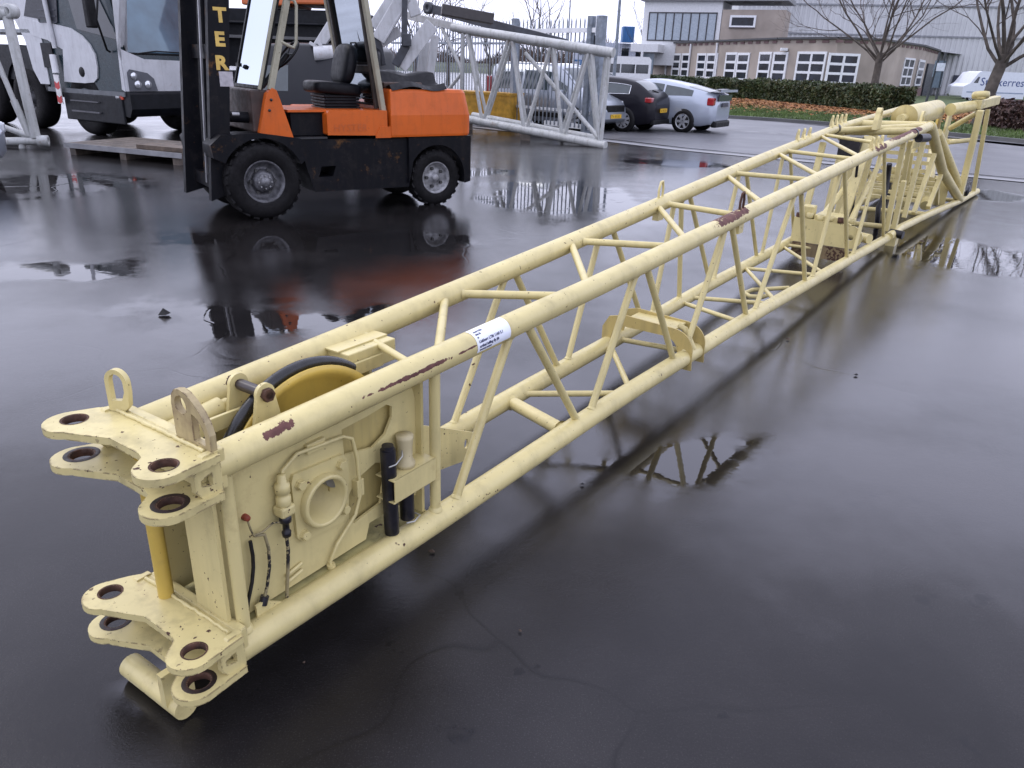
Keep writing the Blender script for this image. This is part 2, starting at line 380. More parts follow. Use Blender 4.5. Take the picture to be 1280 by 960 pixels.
band('kerb', fe, 0.0, 0.16, 0.0, 0.12, dry_mat('dark_kerb', (0.11, 0.11, 0.11), 0.6))
# faint repair line in the road
mb = MB(); a, b_ = G(896, 161, .008), G(986, 168, .008); dd = (b_-a)/np.linalg.norm(b_-a); nn_ = np.array([-dd[1], dd[0], 0])*.12
mb.quad(a-nn_-dd*3, b_-nn_+dd*5, b_+nn_+dd*5, a+nn_-dd*3); obj('road_marking', mb, plain('worn_line', (0.30, 0.30, 0.31), 0.6, var=0.3, scale=3), kind='structure')
# grass verge behind the kerb
GR = newmat('verge_grass')
def grass_mat():
    M, t, b = newmat('verge_turf'); tc = nd(t, 'ShaderNodeTexCoord'); v = tc.outputs['Object']
    a = noise(t, v, 0.35, 6, 0.6); f = noise(t, v, 14, 5, 0.7)
    c1 = mixc(t, ramp(t, a, 0.35, 0.65), (0.06, 0.095, 0.024), (0.105, 0.15, 0.04))
    c2 = mixc(t, ramp(t, f, 0.35, 0.7), c1, (0.035, 0.05, 0.015)); t.links.new(c2, b.inputs['Base Color'])
    b.inputs['Roughness'].default_value = 0.85; bump(t, b, f, 0.8, 0.05); return M
bpy.data.materials.remove(GR[0])
vA = offset_line(fe, -0.158)
vp_ = [(p[0], p[1]) for p in offset_line(fe, 0.158)]
big_back = [(140, 20), (140, 160), (-10, 160), (-4, 75)]
mb = MB(); vr_ = [offset_line(fe, .158)]+[[p+np.array([.75, .66, 0])*k_ for p in offset_line(fe, .158)] for k_ in (3, 9, 25, 60, 150)]
mb.grid([[(p[0], p[1], .10) for p in l_] for l_ in vr_]); obj('verge', mb, grass_mat(), kind='structure')
# building forecourt / pavement strip between verge and hedge
def blades(name, n, pick, hmin, hmax, wid, mat, seed, label, cat):
    r_ = np.random.default_rng(seed); mb = MB(); vs = []; fs = []
    for i in range(n):
        x, y = pick(r_); a = r_.uniform(0, 6.28); h = r_.uniform(hmin, hmax); dx, dy = math.cos(a)*wid, math.sin(a)*wid
        lx, ly = r_.normal(0, h*.35, 2); k = len(vs)
        vs += [(x-dx, y-dy, .10), (x+dx, y+dy, .10), (x+lx, y+ly, .10+h)]; fs.append((k, k+1, k+2))
    mb.add(vs, fs); return obj(name, mb, mat, label=label, cat=cat, kind='stuff')
def along(line):
    L_ = [np.array(p[:2], float) for p in line]; seg = [np.linalg.norm(L_[i+1]-L_[i]) for i in range(len(L_)-1)]; tot = sum(seg)
    def f(s):
        for i, q in enumerate(seg):
            if s <= q or i == len(seg)-1:
                d = (L_[i+1]-L_[i])/q; return L_[i]+d*s, d
            s -= q
    return f, tot
VL, VT = along(fe)
def pick_verge(r_):
    p, d = VL(r_.uniform(.1, .8)*VT); o = .3+r_.uniform(0, 1)**1.3*7; return p[0]-d[1]*o, p[1]+d[0]*o
blades('grass', 26000, pick_verge, .04, .13, .02, plain('grass_blade', (0.09, 0.14, 0.034), 0.8, var=0.3, scale=0.8), 3, 'short green grass of the road verge in front of the hedge', 'grass')
# fallen leaves between grass and hedge
def leaf_bed():
    r_ = np.random.default_rng(5); out = {}
    for ci, c in enumerate([(0.32, 0.125, 0.04), (0.24, 0.105, 0.045), (0.42, 0.20, 0.06)]):
        vs, fs = [], []
        for i in range(7000):
            u = r_.uniform(0, 1); px = 895+u*330; y0 = 121+u*33*.62
            py = y0+r_.normal(0, 1)*1.9+4.5
            if r_.uniform() < .10: py += r_.uniform(0, 8)
            p = G(px, py, .12); s = r_.uniform(.05, .11); a = r_.uniform(0, 6.28); k = len(vs)
            ca, sa = math.cos(a)*s, math.sin(a)*s; z = .115+r_.uniform(0, .05); tl = r_.uniform(-.05, .05)
            vs += [(p[0]-ca, p[1]-sa, z), (p[0]+sa*.6, p[1]-ca*.6, z+tl), (p[0]+ca, p[1]+sa, z+.03), (p[0]-sa*.6, p[1]+ca*.6, z-tl*.5)]; fs.append((k, k+1, k+2, k+3))
        out[ci] = (vs, fs, c)
    return out
root = None
for ci, (vs, fs, c) in leaf_bed().items():
    mb = MB(); mb.add(vs, fs)
    o = obj('fallen_leaves', mb, plain('leaf_%d' % ci, c, 0.8, var=0.3, scale=4), parent=root, kind='stuff')
    if root is None: root = o; setp(o, 'orange and brown fallen leaves lying on the verge below the green hedge', 'leaves')
# ------------------------------------------------------------------ cream lattice jib
TH = R(55.9227); BD = np.array([math.cos(TH), math.sin(TH)]); BN_ = np.array([-BD[1], BD[0]]); BO = np.array([-.6662, 2.1448])
JL = 11.29; W0, W1 = .3665, .9215
def hw(s): return .5*(W0+(W1-W0)*s/JL)
def W2B(p): q = np.array(p[:2])-BO; return np.array([q@BD, q@BN_, p[2]])
def B2W(s, t, z): p = BO+BD*s+BN_*t; return np.array([p[0], p[1], z])
def J(px, py, t):           # pixel -> jib coordinates on the lengthwise plane at offset t
    a = (BO+BN_*t); r = ray(px, py); k = (a@BN_)/(r[:2]@BN_); return W2B(E0+r*k)
def Jz(px, py, z): return W2B(G(px, py, z))
CREAM = paint('cream_enamel', (0.655, 0.555, 0.255), 0.36, chip=0.655, dirt=0.25)
CLV = paint('cream_enamel_worn_edges', (0.655, 0.555, 0.255), 0.36, chip=0.62, dirt=0.4, edge=.009)
YEL = paint('yellow_enamel', (0.60, 0.42, 0.085), 0.42, chip=0.7, dirt=0.3)
jib = thing('lattice_jib', 'long cream yellow tubular lattice crane jib lying on the wet yard', 'crane jib', (BO[0], BO[1], 0), TH)
def jo(name, mb, mat=None, parent=None, bevel=0.0, **k): return obj(name, mb, mat or CREAM, parent or jib, bevel=bevel, **k)
CHORD = {'BN': (-1, [(-.44, .196), (.5, .196), (1.7, .222), (3.7, .208), (5.5, .162), (7.95, .10)]),
         'TN': (-1, [(-.44, .787), (.34, .820), (1.6, .870), (3.2, .953), (6.08, 1.104), (9.13, 1.243)]),
         'BF': (1, [(-.44, .20), (1.6, .204), (2.6, .190), (4.3, .184), (6, .151), (7.2, .135)]),
         'TF': (1, [(-.44, .785), (.6, .832), (1.77, .889), (3.1, .957), (5, 1.064), (8.0, 1.205)])}
CRAD = .047
def chord_pts(nm, n=400):
    side, z = CHORD[nm]; S = np.linspace(z[0][0], z[-1][0], n); Z = np.interp(S, [q[0] for q in z], [q[1] for q in z])
    k = np.ones(25)/25; Zp = np.concatenate([2*Z[0]-Z[1:13][::-1], Z, 2*Z[-1]-Z[-13:-1][::-1]]); Z = np.convolve(Zp, k, 'valid')[:n]
    return np.array([(s, side*hw(s), zz) for s, zz in zip(S, Z)])
CPTS = {k: chord_pts(k) for k in CHORD}
CPX = {k: np.array([pj(B2W(*p)) for p in v]) for k, v in CPTS.items()}
def node(nm, px, py):
    d = ((CPX[nm]-np.array([px, py]))**2).sum(1); return CPTS[nm][int(d.argmin())]
def scraped():
    """near top chord: paint scraped to maroon primer in a few long marks (positions along the tube)"""
    M = CREAM.copy(); M.name = 'cream_enamel_scraped'; t = M.node_tree; b = t.nodes['Principled BSDF']
    tc = nd(t, 'ShaderNodeTexCoord'); v = tc.outputs['Object']; sep = nd(t, 'ShaderNodeSeparateXYZ'); t.links.new(v, sep.inputs[0])
    jag = mth(t, 'SUBTRACT', noise(t, v, 42, 4, 0.7), 0.5); jag2 = mth(t, 'SUBTRACT', noise(t, v, 12, 2, 0.5), 0.5)
    acc = None
    for (x, rx, z, rz, slope) in [(.27, .20, .829, .0065, .03), (.36, .10, .834, .006, .04), (-.235, .055, .826, .010, .10), (2.98, .27, .976, .016, .06), (.55, .05, .84, .004, .06), (6.55, .22, 1.155, .02, .05), (7.6, .6, 1.22, .012, .05), (8.2, .25, 1.235, .02, .05)]:
        dx = mth(t, 'DIVIDE', mth(t, 'SUBTRACT', sep.outputs[0], x), rx)
        zz = mth(t, 'SUBTRACT', mth(t, 'SUBTRACT', sep.outputs[2], z), mth(t, 'MULTIPLY', mth(t, 'SUBTRACT', sep.outputs[0], x), slope))
        dz = mth(t, 'DIVIDE', zz, rz)
        d = mth(t, 'ADD', mth(t, 'POWER', mth(t, 'ABSOLUTE', dx), 4), mth(t, 'MULTIPLY', dz, dz)); k = mth(t, 'SUBTRACT', 1.0, d)
        acc = k if acc is None else mth(t, 'MAXIMUM', acc, k)
    acc = mth(t, 'ADD', mth(t, 'ADD', mth(t, 'MAXIMUM', acc, -3.0), mth(t, 'MULTIPLY', jag, 4.6)), mth(t, 'MULTIPLY', jag2, 2.6))
    mask = mth(t, 'MULTIPLY', ramp(t, mth(t, 'ADD', mth(t, 'MULTIPLY', acc, 0.2), 0.5), 0.5, 0.53), mth(t, 'GREATER_THAN', 9.0, 0.0))
    side = mth(t, 'LESS_THAN', sep.outputs[1], 0.5)
    old = b.inputs['Base Color'].links[0].from_socket
    pr = mixc(t, ramp(t, noise(t, v, 25, 4), 0.35, 0.7), (0.080, 0.026, 0.022), (0.15, 0.062, 0.048))
    t.links.new(mixc(t, mask, old, pr), b.inputs['Base Color'])
    oldr = b.inputs['Roughness'].links[0].from_socket
    t.links.new(mixc(t, mask, oldr, (0.75,)*3), b.inputs['Roughness']); return M
SCR = scraped()
for nm in ('BN', 'TN', 'BF', 'TF'):
    P = CPTS[nm][::8] if (len(CPTS[nm])-1) % 8 == 0 else list(CPTS[nm][::8])+[CPTS[nm][-1]]
    jo('chord', MB().path(P, CRAD, 24), SCR if nm == 'TN' else CREAM)
def brace(c0, p0, c1, p1, r, name='brace'):
    a, b = node(c0, *p0), node(c1, *p1); d = (b-a)/np.linalg.norm(b-a)
    mb = MB().tube(a, b, r, n=14, caps=False)
    for q, s in ((a, 1), (b, -1)):          # weld collars
        mb.path([q+d*s*(CRAD*.93), q+d*s*(CRAD*1.08), q+d*s*(CRAD*1.2)], [r*1.3, r*1.16, r*1.0], 14, caps=False)
    return jo(name, mb)
r1 = .0175
for a, b in [((562, 630), (648, 420)), ((661, 412), (723, 528)), ((734, 520), (800, 340)), ((810, 336), (843, 453)), ((853, 448), (909, 283)), ((915, 281), (932, 396)),
             ((940, 391), (996, 237)), ((1001, 235), (1005, 354)), ((1012, 350), (1052, 209)), ((1056, 207), (1058, 325)), ((1064, 321), (1103, 185)), ((1106, 184), (1104, 300))]:
    up_first = a[1] < b[1]
    brace('TN' if up_first else 'BN', a, 'BN' if up_first else 'TN', b, r1)
for a, b in [((563, 537), (636, 345)), ((645, 345), (696, 458)), ((705, 454), (757, 300)), ((768, 290), (794, 388)), ((808, 388), (850, 258)), ((858, 256), (846, 374)), ((865, 250), (884, 350)),
             ((888, 348), (930, 220)), ((937, 218), (946, 325)), ((952, 322), (984, 196)), ((991, 192), (994, 303))]:
    up_first = a[1] < b[1]
    brace('TF' if up_first else 'BF', a, 'BF' if up_first else 'TF', b, r1*.95)
for a, b in [((557, 370), (546, 446)), ((567, 368), (716, 366)), ((713, 304), (733, 358)), ((718, 302), (845, 307)), ((821, 258), (858, 300)), ((828, 255), (928, 270)), ((907, 218), (954, 255)), ((913, 215), (1020, 226)),
             ((971, 190), (1026, 222)), ((979, 188), (1072, 199)), ((1024, 168), (1076, 196)), ((1027, 167), (1112, 182))]:
    brace('TF', a, 'TN', b, r1 if a[0] != 557 else .017)
brace('TF', (451, 416), 'TN', (525, 458), .013)
brace('BF', (633, 500), 'BN', (708, 540), .032)
for a, b in [((647, 494), (782, 492)), ((763, 430), (787, 487)), ((771, 425), (866, 440)), ((850, 376), (926, 402)), ((859, 371), (966, 380)), ((930, 333), (970, 376)), ((927, 335), (1028, 345)), ((978, 308), (1030, 342)), ((980, 306), (1075, 318))]:
    brace('BF', a, 'BN', b, r1*.9)
# front uprights
def post(s, side, r=.0195):
    a = np.array([s, side*hw(s), np.interp(s, *zip(*CHORD['BN'][1]))]); b = np.array([s, side*hw(s), np.interp(s, *zip(*CHORD['TN'][1]))])
    mb = MB().tube(a, b, r, n=16, caps=False)
    mb.path([a+[0, 0, .044], a+[0, 0, .054], a+[0, 0, .06]], [r*1.35, r*1.2, r], 16, caps=False); jo('post', mb)
for s in (-.385, .432):
    for sd_ in (-1, 1): post(s, sd_)
# ---- clevis plates at the foot
def lug_outline(back, tip, hx):
    o = []
    a = .225
    o += [(back, -a), (tip+.07, -a)]
    o += [(x, y) for x, y in circ((tip+.065, -.20), .065, 12, R(-110), R(-270))]
    o += [(tip+.135, -.125), (back-.062, -.055), (back-.058, .03), (tip+.13, .135)]
    o += [(x, y) for x, y in circ((tip+.065, .205), .065, 12, R(270-360), R(-270))][0:0]
    o += [(x, y) for x, y in circ((tip+.065, .205), .062, 12, R(-90), R(-250))]
    o += [(back, .225)]
    return o
LUG = [(-.43, -.238), (-.56, -.245)]+circ((-.555, -.182), .063, 10, R(-95), R(-230))+[(-.556, -.105), (-.548, -.08), (-.547, .05), (-.575, .11), (-.60, .165)]+circ((-.558, .222), .066, 12, R(-130), R(-300))+[(-.47, .252), (-.43, .225)]
GRS = plain('dark_grease', (.022, .010, .009), .55, var=.5, scale=30)
def clevis(zt, gap, nm):
    root_ = None
    for i, z in enumerate((zt, zt-gap)):
        O_ = LUG
        mb = MB().plate(O_, [circ((-.545, -.182), .031, 20), circ((-.545, .225), .031, 20)], .021, (0, 0, z), (1, 0, 0), (0, 1, 0))
        p = jo('clevis_plate', mb, CLV, bevel=.004); root_ = root_ or p
        for y in (-.182, .225):
            c = MB()
            prof = [(.0312, -.013), (.034, -.0145), (.034, .0145), (.0312, .013)]
            c.lathe([(.030, -.0100), (.0315, -.0108), (.0345, -.0112)], (-.545, y, z), (0, 0, 1), 24); c.lathe([(.0355, .0112), (.0315, .0108), (.030, .0100), (.030, -.0100)], (-.545, y, z), (0, 0, 1), 24)
            jo('bore', c, RUST, p)
            if i == 1: jo('grease_patch', MB().lathe([(.0345, .0113), (.040, .0116), (.046, .0109)], (-.545, y, z), (0, 0, 1), 24), GRS, p)
    # web between the two plates, side cheeks, weld beads
    jo('clevis_web', MB().box((-.462, -.20, zt-gap+.013), (-.43, .20, zt-.013)))
    for y0, y1 in ((-.228, -.205), (.205, .228)):
        mb = MB().plate([(-.425, zt-gap-.02), (-.425, zt+.016), (-.47, zt+.016), (-.50, zt-.03), (-.50, zt-gap+.03), (-.46, zt-gap-.02)],
                        [[(-.452, zt-.035), (-.485, zt-.045), (-.485, zt-gap+.045), (-.452, zt-gap+.035)]] , .020, (0, (y0+y1)/2, 0), (1, 0, 0), (0, 0, 1)); jo('cheek_plate', mb, CLV, bevel=.003)
    w_ = [(-.448+random.uniform(-.002, .002), -.20+.4*i/40, zt+.014) for i in range(41)]
    jo('weld_bead', MB().path(w_, [.006+random.uniform(-.0015, .0015) for _ in w_], 8))
    jo('clevis_back_bar', MB().box((-.434, -.215, zt-gap+.002), (-.402, .215, zt+.012)), CLV, bevel=.004)
clevis(.833, .105, 'top'); clevis(.272, .105, 'bottom')
# front cross tubes and upright strips between the clevises
jo('cross_tube', MB().path([(-.552, -.105, .042), (-.552, .175, .042)], .036, 18))
for y in (-.06,): jo('tube_bracket', MB().box((-.59, y-.012, .05), (-.50, y+.012, .16)))
jo('end_plate', MB().plate([(-.16, .26), (-.02, .26), (-.02, .735), (-.16, .735)], [], .012, (-.418, 0, 0), (0, 1, 0), (0, 0, 1)), bevel=.002)
jo('guide_rod', MB().tube((-.455, .085, .26), (-.455, .085, .74), .022, n=16), YEL)
jo('inner_plate', MB().box((-.30, -.01, .24), (-.28, .13, .74)), plain('shaded_interior', (.035, .028, .02), .6, var=.3))  # cream inside the housing, coloured dark brown to paint in its shade
# lifting rings on the top clevis
def ring_outline(w, h):
    return [(-w, 0), (w, 0), (w, h*.55)]+[(w*math.cos(a), h*.6+w*math.sin(a)*1.1) for a in np.linspace(0, math.pi, 12)]+[(-w, h*.5)]
mb = MB().plate([(-.035, 0), (.012, 0), (.03, .02), (.035, .06)]+[(.035*math.cos(a), .085+.038*math.sin(a)) for a in np.linspace(0, math.pi, 14)]+[(-.035, .04)],
                [[(-.022, .03), (.012, .035), (.022, .06)]+[(.022*math.cos(a), .085+.025*math.sin(a)) for a in np.linspace(0, math.pi, 12)]], .016, (-.44, .175, .845), (.35, -.94, 0), (0, 0, 1))
jo('lifting_ring', mb, bevel=.002)
mb = MB().plate([(-.055, 0), (.088, 0), (.088, .045), (.078, .075), (.06, .10), (.035, .122), (.008, .138), (-.016, .143), (-.038, .138), (-.052, .122), (-.057, .10)],
                [circ((-.018, .101), .024, 18), [(.022, .014), (.068, .014), (.069, .046), (.058, .066), (.036, .086), (.022, .088)]], .018, (-.435, -.135, .846), (0, -1, 0), (0, 0, 1))
jo('lifting_lug', mb, paint('worn_lug_paint', (0.46, 0.37, 0.19), 0.45, edge=.009, chip=0.66, dirt=0.6, dirtc=(.12, .06, .04)), bevel=.002)
# ---- panel with cut-outs on the near side
PT = -.128
panel_out = [(-.415, .245), (.14, .245), (.16, .30), (.40, .30), (.41, .36), (.41, .65), (.385, .725), (-.415, .705)]
hole_top = [(.065, .60), (.19, .575), (.25, .60), (.283, .65), (.285, .69), (.26, .705), (.17, .695), (.06, .69)]
hole_low = [(.07, .36), (.09, .335), (.215, .35), (.235, .43), (.23, .50), (.20, .515), (.11, .49), (.075, .45)]
jo('side_panel', MB().plate(panel_out, [hole_top, hole_low, circ((-.047, .498), .072, 28)], .010, (0, PT, 0), (1, 0, 0), (0, 0, 1)), bevel=.002)
jo('side_panel', MB().plate(panel_out, [], .010, (0, .13, 0), (1, 0, 0), (0, 0, 1)))
jo('backing_plate', MB().box((.02, PT+.022, .30), (.31, PT+.030, .715)), paint('ochre_backing', (.50, .40, .15), .5, chip=.7, dirt=.5))
jo('boss_plate', MB().plate([(-.155, .60), (-.145, .625), (.05, .612), (.07, .585), (.06, .40), (.03, .375), (-.13, .385), (-.15, .41)], [circ((-.047, .498), .072, 28)], .012, (0, PT-.011, 0), (1, 0, 0), (0, 0, 1)), bevel=.003)
bm_ = MB().lathe([(.085, -.002), (.086, -.028), (.083, -.033), (.074, -.033), (.071, -.029), (.069, .10), (.0, .10)], (-.047, PT-.012, .498), (0, 1, 0), 40)
jo('hub_ring', bm_)
for (x, z) in ((-.126, .585), (.036, .583), (-.125, .41), (.04, .42)):
    mb = MB().lathe([(0, -.026), (.014, -.026), (.016, -.023), (.016, -.012), (.019, -.012), (.019, -.008)], (x, PT-.008, z), (0, 1, 0), 6, False); jo('bolt', mb)
# lower tray, end stiffeners
jo('tray', MB().box((-.41, -.16, .222), (.42, .16, .232)), paint('mossy_cream', (0.40, 0.35, 0.14), 0.7, chip=.6, dirt=.9, dirtc=(0.10, 0.10, 0.03)))
jo('end_stiffener', MB().plate([(-.16, .22), (-.10, .22), (-.075, .35), (-.075, .70), (-.10, .80), (-.16, .80)], [], .012, (.405, 0, 0), (0, 1, 0), (0, 0, 1)))
jo('end_stiffener', MB().plate([(.16, .22), (.10, .22), (.075, .35), (.075, .70), (.10, .80), (.16, .80)], [], .012, (.405, 0, 0), (0, 1, 0), (0, 0, 1)))
jo('corner_gusset', MB().plate([(.62, .43), (.80, .345), (1.07, .215), (.97, .115), (.70, .16), (.62, .16)], [circ((.985, .195), .014, 14, ry=.024)], .010, (0, .10, 0), (1, 0, 0), (0, 0, 1)))
for y0, y1 in ((-.115, -.045), (.03, .10)): jo('top_rail', MB().box((-.38, y0, .755), (.42, y0+.012, .80)), bevel=.002)
jo('top_rail', MB().box((-.38, -.15, .742), (.42, -.105, .752)), bevel=.002)
# head box next to the sheave
jo('stop_box', MB().box((.27, .045, .75), (.50, .17, .832)), bevel=.004)
jo('stop_box_lid', MB().box((.26, .085, .833), (.50, .175, .838)))
# ---- sheave with its rope and keeper
sx, sz, srad = .03, .545, .33
prof = [(.045, -.03), (.075, -.03), (.08, -.012), (.285, -.010), (.300, -.028), (srad, -.034), (srad, -.026), (.305, 0), (srad, .026), (srad, .034), (.300, .028), (.285, .010), (.08, .012), (.075, .03), (.045, .03)]
sh = jo('sheave', MB().lathe(prof, (sx, -.005, sz), (0, 1, 0), 64), YEL)
jo('sheave_pin', MB().tube((sx, -.13, sz), (sx, .13, sz), .044, n=20), STEEL, sh)
rope = [(sx+(srad+.004)*math.cos(a), -.005, sz+(srad+.004)*math.sin(a)) for a in np.linspace(R(52), R(150), 40)]
rope += [(-.34, -.005, .60), (-.37, -.005, .50)]
jo('rope', MB().path(rope, [.019]*len(rope), 12), plain('black_hose', (0.010, 0.010, 0.012), 0.28, var=0.3, scale=40))
for y in (-.062, .058):
    o_ = [(-.21, .74), (-.10, .74)]+[(-.155+.032*math.cos(a), .865+.032*math.sin(a)) for a in np.linspace(-.2, math.pi+.2, 14)]
    jo('keeper_ear', MB().plate(o_, [circ((-.155, .865), .014, 14)], .012, (0, y, 0), (1, 0, 0), (0, 0, 1)), bevel=.002)
jo('keeper_bolt', MB().tube((-.155, -.085, .865), (-.155, .08, .865), .012, n=12).tube((-.155, -.085, .865), (-.155, -.070, .865), .021, n=6).tube((-.155, .066, .865), (-.155, .082, .865), .024, n=6), RUST)
jo('keeper_sleeve', MB().tube((-.155, -.045, .865), (-.155, .045, .865), .017, n=14), plain('dark_sleeve', (0.035, 0.025, 0.024), 0.35))
jo('side_cylinder', MB().path([(-.36, .105, .77), (-.19, .105, .79)], .030, 18).path([(-.19, .105, .79), (-.165, .105, .793)], .017, 12))
# ---- bracket with two black pins, wiring, connectors
br = jo('pin_bracket', MB().box((.205, PT-.085, .38), (.415, PT-.079, .47)).box((.20, PT-.085, .464), (.415, PT, .470)).box((.20, PT-.085, .380), (.415, PT, .386)), bevel=.004)
PIN = plain('pin_black', (0.012, 0.011, 0.016), 0.4, var=0.4, scale=30)
jo('stored_pin', MB().tube((.225, PT-.045, .245), (.218, PT-.045, .57), .026, n=18).tube((.218, PT-.045, .57), (.218, PT-.045, .585), .020, n=18), PIN)
jo('stored_pin', MB().tube((.31, PT-.04, .26), (.305, PT-.04, .47), .026, n=18), PIN)
jo('pin_sleeve', MB().lathe([(0, 0), (.034, 0), (.035, .015), (.026, .03), (.026, .075), (.030, .105), (.030, .118), (0, .118)], (.305, PT-.04, .470), (0, 0, 1), 18), paint('worn_sleeve', (.55, .47, .27), .5, chip=.48, chipc=(.015, .012, .012), dirt=.5))
WIRE = plain('wire_retainer', (.45, .45, .43), .35, .6)
jo('retaining_clip', MB().path([(.19, PT-.075, .525), (.22, PT-.077, .522), (.26, PT-.07, .535), (.28, PT-.05, .54)], .003, 6), WIRE)
jo('retaining_clip', MB().path([(.275, PT-.068, .265), (.31, PT-.072, .255), (.345, PT-.068, .262), (.345, PT-.02, .264)], .003, 6), WIRE)
jo('conduit', MB().path([(-.20, PT-.02, .60), (-.185, PT-.022, .66), (-.13, PT-.02, .69), (.05, PT-.02, .675), (.085, PT-.022, .655), (.10, PT-.024, .58), (.105, PT-.026, .45), (.08, PT-.024, .38), (.0, PT-.02, .31), (-.035, PT-.02, .26), (-.03, PT-.02, .235)], .0065, 8))
jo('conduit_clamp', MB().box((-.09, PT-.02, .668), (-.02, PT-.004, .70)), bevel=.002)
jo('conduit_clamp', MB().box((.09, PT-.03, .44), (.12, PT-.004, .50)), bevel=.002)
jo('conduit_nut', MB().tube((-.033, PT-.02, .25), (-.028, PT-.02, .22), .014, n=8).tube((-.028, PT-.02, .222), (-.02, PT-.02, .205), .018, n=8))
cn_ = jo('connector', MB().lathe([(0, .0), (.020, .0), (.022, .006), (.022, .03), (.018, .032), (.018, .042), (.022, .044), (.022, .07), (.014, .075), (.012, .10), (0, .10)], (-.198, PT-.03, .555), (0, 0, 1), 16))
jo('connector_body', MB().cbox((-.198, PT-.03, .54), (.05, .045, .035)), None, cn_, bevel=.008)
jo('connector_plug', MB().lathe([(0, -.075), (.013, -.075), (.014, -.06), (.010, -.055), (.010, -.03), (.018, -.025), (.018, 0), (0, 0)], (-.198, PT-.03, .525), (0, 0, 1), 14), PIN, cn_)
CAB = paint('painted_cable', (.30, .25, .13), .5, chip=.42, chipc=(.012, .010, .010), dirt=.4, scale=2.2)
jo('cable', MB().path([(-.20, PT-.03, .455), (-.198, PT-.03, .40), (-.205, PT-.028, .33), (-.215, PT-.026, .25), (-.217, PT-.026, .225)], .0055, 8), CAB)
jo('cable', MB().path([(-.30, PT-.02, .50), (-.27, PT-.025, .49), (-.262, PT-.026, .44), (-.265, PT-.026, .38), (-.28, PT-.026, .32), (-.292, PT-.026, .29)], .005, 8), CAB)
jo('cable', MB().path([(-.315, PT-.02, .49), (-.312, PT-.02, .44), (-.315, PT-.02, .40), (-.325, PT-.02, .355), (-.345, PT-.02, .30), (-.355, PT-.02, .26)], .0055, 8), plain('bare_cable', (.012, .011, .011), .5, var=.4, scale=60))
jo('cable_plug', MB().path([(-.292, PT-.026, .29), (-.302, PT-.026, .265)], .013, 12), PIN)
jo('cable_tie', MB().path([(-.315, PT-.018, .56), (-.31, PT-.022, .525), (-.305, PT-.024, .505), (-.28, PT-.03, .505), (-.24, PT-.028, .515), (-.20, PT-.03, .50)], .003, 6), CAB)
jo('rusty_stud', MB().lathe([(0, -.02), (.008, -.02), (.010, -.012), (.010, 0)], (-.315, PT-.004, .565), (0, 1, 0), 10), plain('red_rust', (.25, .05, .025), .7, var=.3, scale=50))
jo('small_gusset', MB().plate([(-.33, .225), (-.22, .225), (-.30, .28), (-.33, .28)], [], .008, (0, PT-.03, 0), (1, 0, 0), (0, 0, 1)))
for z in (.30, .275): jo('rung_stub', MB().path([(-.20, PT-.012, z), (-.14, PT-.012, z+.012)], .006, 8))
# ---- mid span saddle over the bottom chords
def saddle(s, dz, name='saddle_plate'):
    wN, wF = hw(s)+.02, hw(s)+.02
    o_ = [(-wN-.035, .15), (-wN-.03, .22)]+[(-wN+.10-.13*math.cos(a), .26+.12*math.sin(a)) for a in np.linspace(.1, 1.5, 8)]+[(wF-.12, .395), (wF-.02, .37), (wF+.02, .30), (wF+.02, .2), (wF-.03, .2), (wF-.05, .28), (wF-.12, .325), (-wN+.15, .325)]+[(-wN+.15-.09*math.cos(a), .24+.085*math.sin(a)) for a in np.linspace(1.5, .1, 7)]+[(-wN+.03, .15)]
    return jo(name, MB().plate(o_, [], .010, (s, 0, 0), (0, 1, 0), (0, 0, 1)), paint('ochre_cream', (.52, .40, .14), .5, chip=.68, dirt=.4), bevel=.002)
saddle(2.58, 0); saddle(2.76, 0)
jo('saddle_top', MB().box((2.585, -.17, .362), (2.755, .14, .372)))
jo('saddle_shoe', MB().path([(2.67, -hw(2.6)-.02, .25), (2.67, -.20, .36), (2.67, -.16, .372)], .02, 8))
for px, py in ((824, 243), (921, 250)):
    nm = 'TF' if px < 900 else 'TN'; p = node(nm, px, py+12); z = p[2]+CRAD-.01
    jo('rope_eye', MB().path([(p[0]-.03, p[1], z), (p[0]-.035, p[1], z+.05), (p[0]-.015, p[1], z+.10), (p[0]+.012, p[1], z+.105), (p[0]+.028, p[1], z+.06), (p[0]+.025, p[1], z)], .008, 8), RUST if nm == 'TN' else CREAM)
    jo('eye_block', MB().box((p[0]-.05, p[1]-.02, p[2]-CRAD-.05), (p[0]+.03, p[1]+.02, p[2]-CRAD+.01)))
# ---- stock sticker wrapped on the near top chord
def on_chord(s, ang, r): 
    z = np.interp(s, CPTS['TN'][:, 0], CPTS['TN'][:, 2]); return (s, -hw(s)-math.sin(ang)*r, z+math.cos(ang)*r)
S0, S1 = .605, .80
rows = [[on_chord(S0+(S1-S0)*i/10, R(-12+125*j/16), CRAD+.0012) for j in range(17)] for i in range(11)]
st = jo('stock_sticker', MB().grid(rows), plain('sticker_paper', (.80, .83, .90), .45, var=.03))
def stick(x, y): return on_chord(S0+.012+x, R(112)-y/CRAD, CRAD+.0022)
mb = MB()
for txt, sz, y in (('inventory number', .008, .006), ('artikel luffing fly jib', .012, .017), ('Liebherr LTM 1160 5.1', .0125, .033), ('nr', .008, .050), ('date 26', .008, .062), ('stock 7325', .009, .074)):
    put_text(mb, txt, sz*1.12, lambda x, yy, y=y: stick(x, y+yy), 1.05, .0006)
jo('sticker_print', mb, plain('print_ink', (.03, .035, .09), .6), st)
mb = MB()
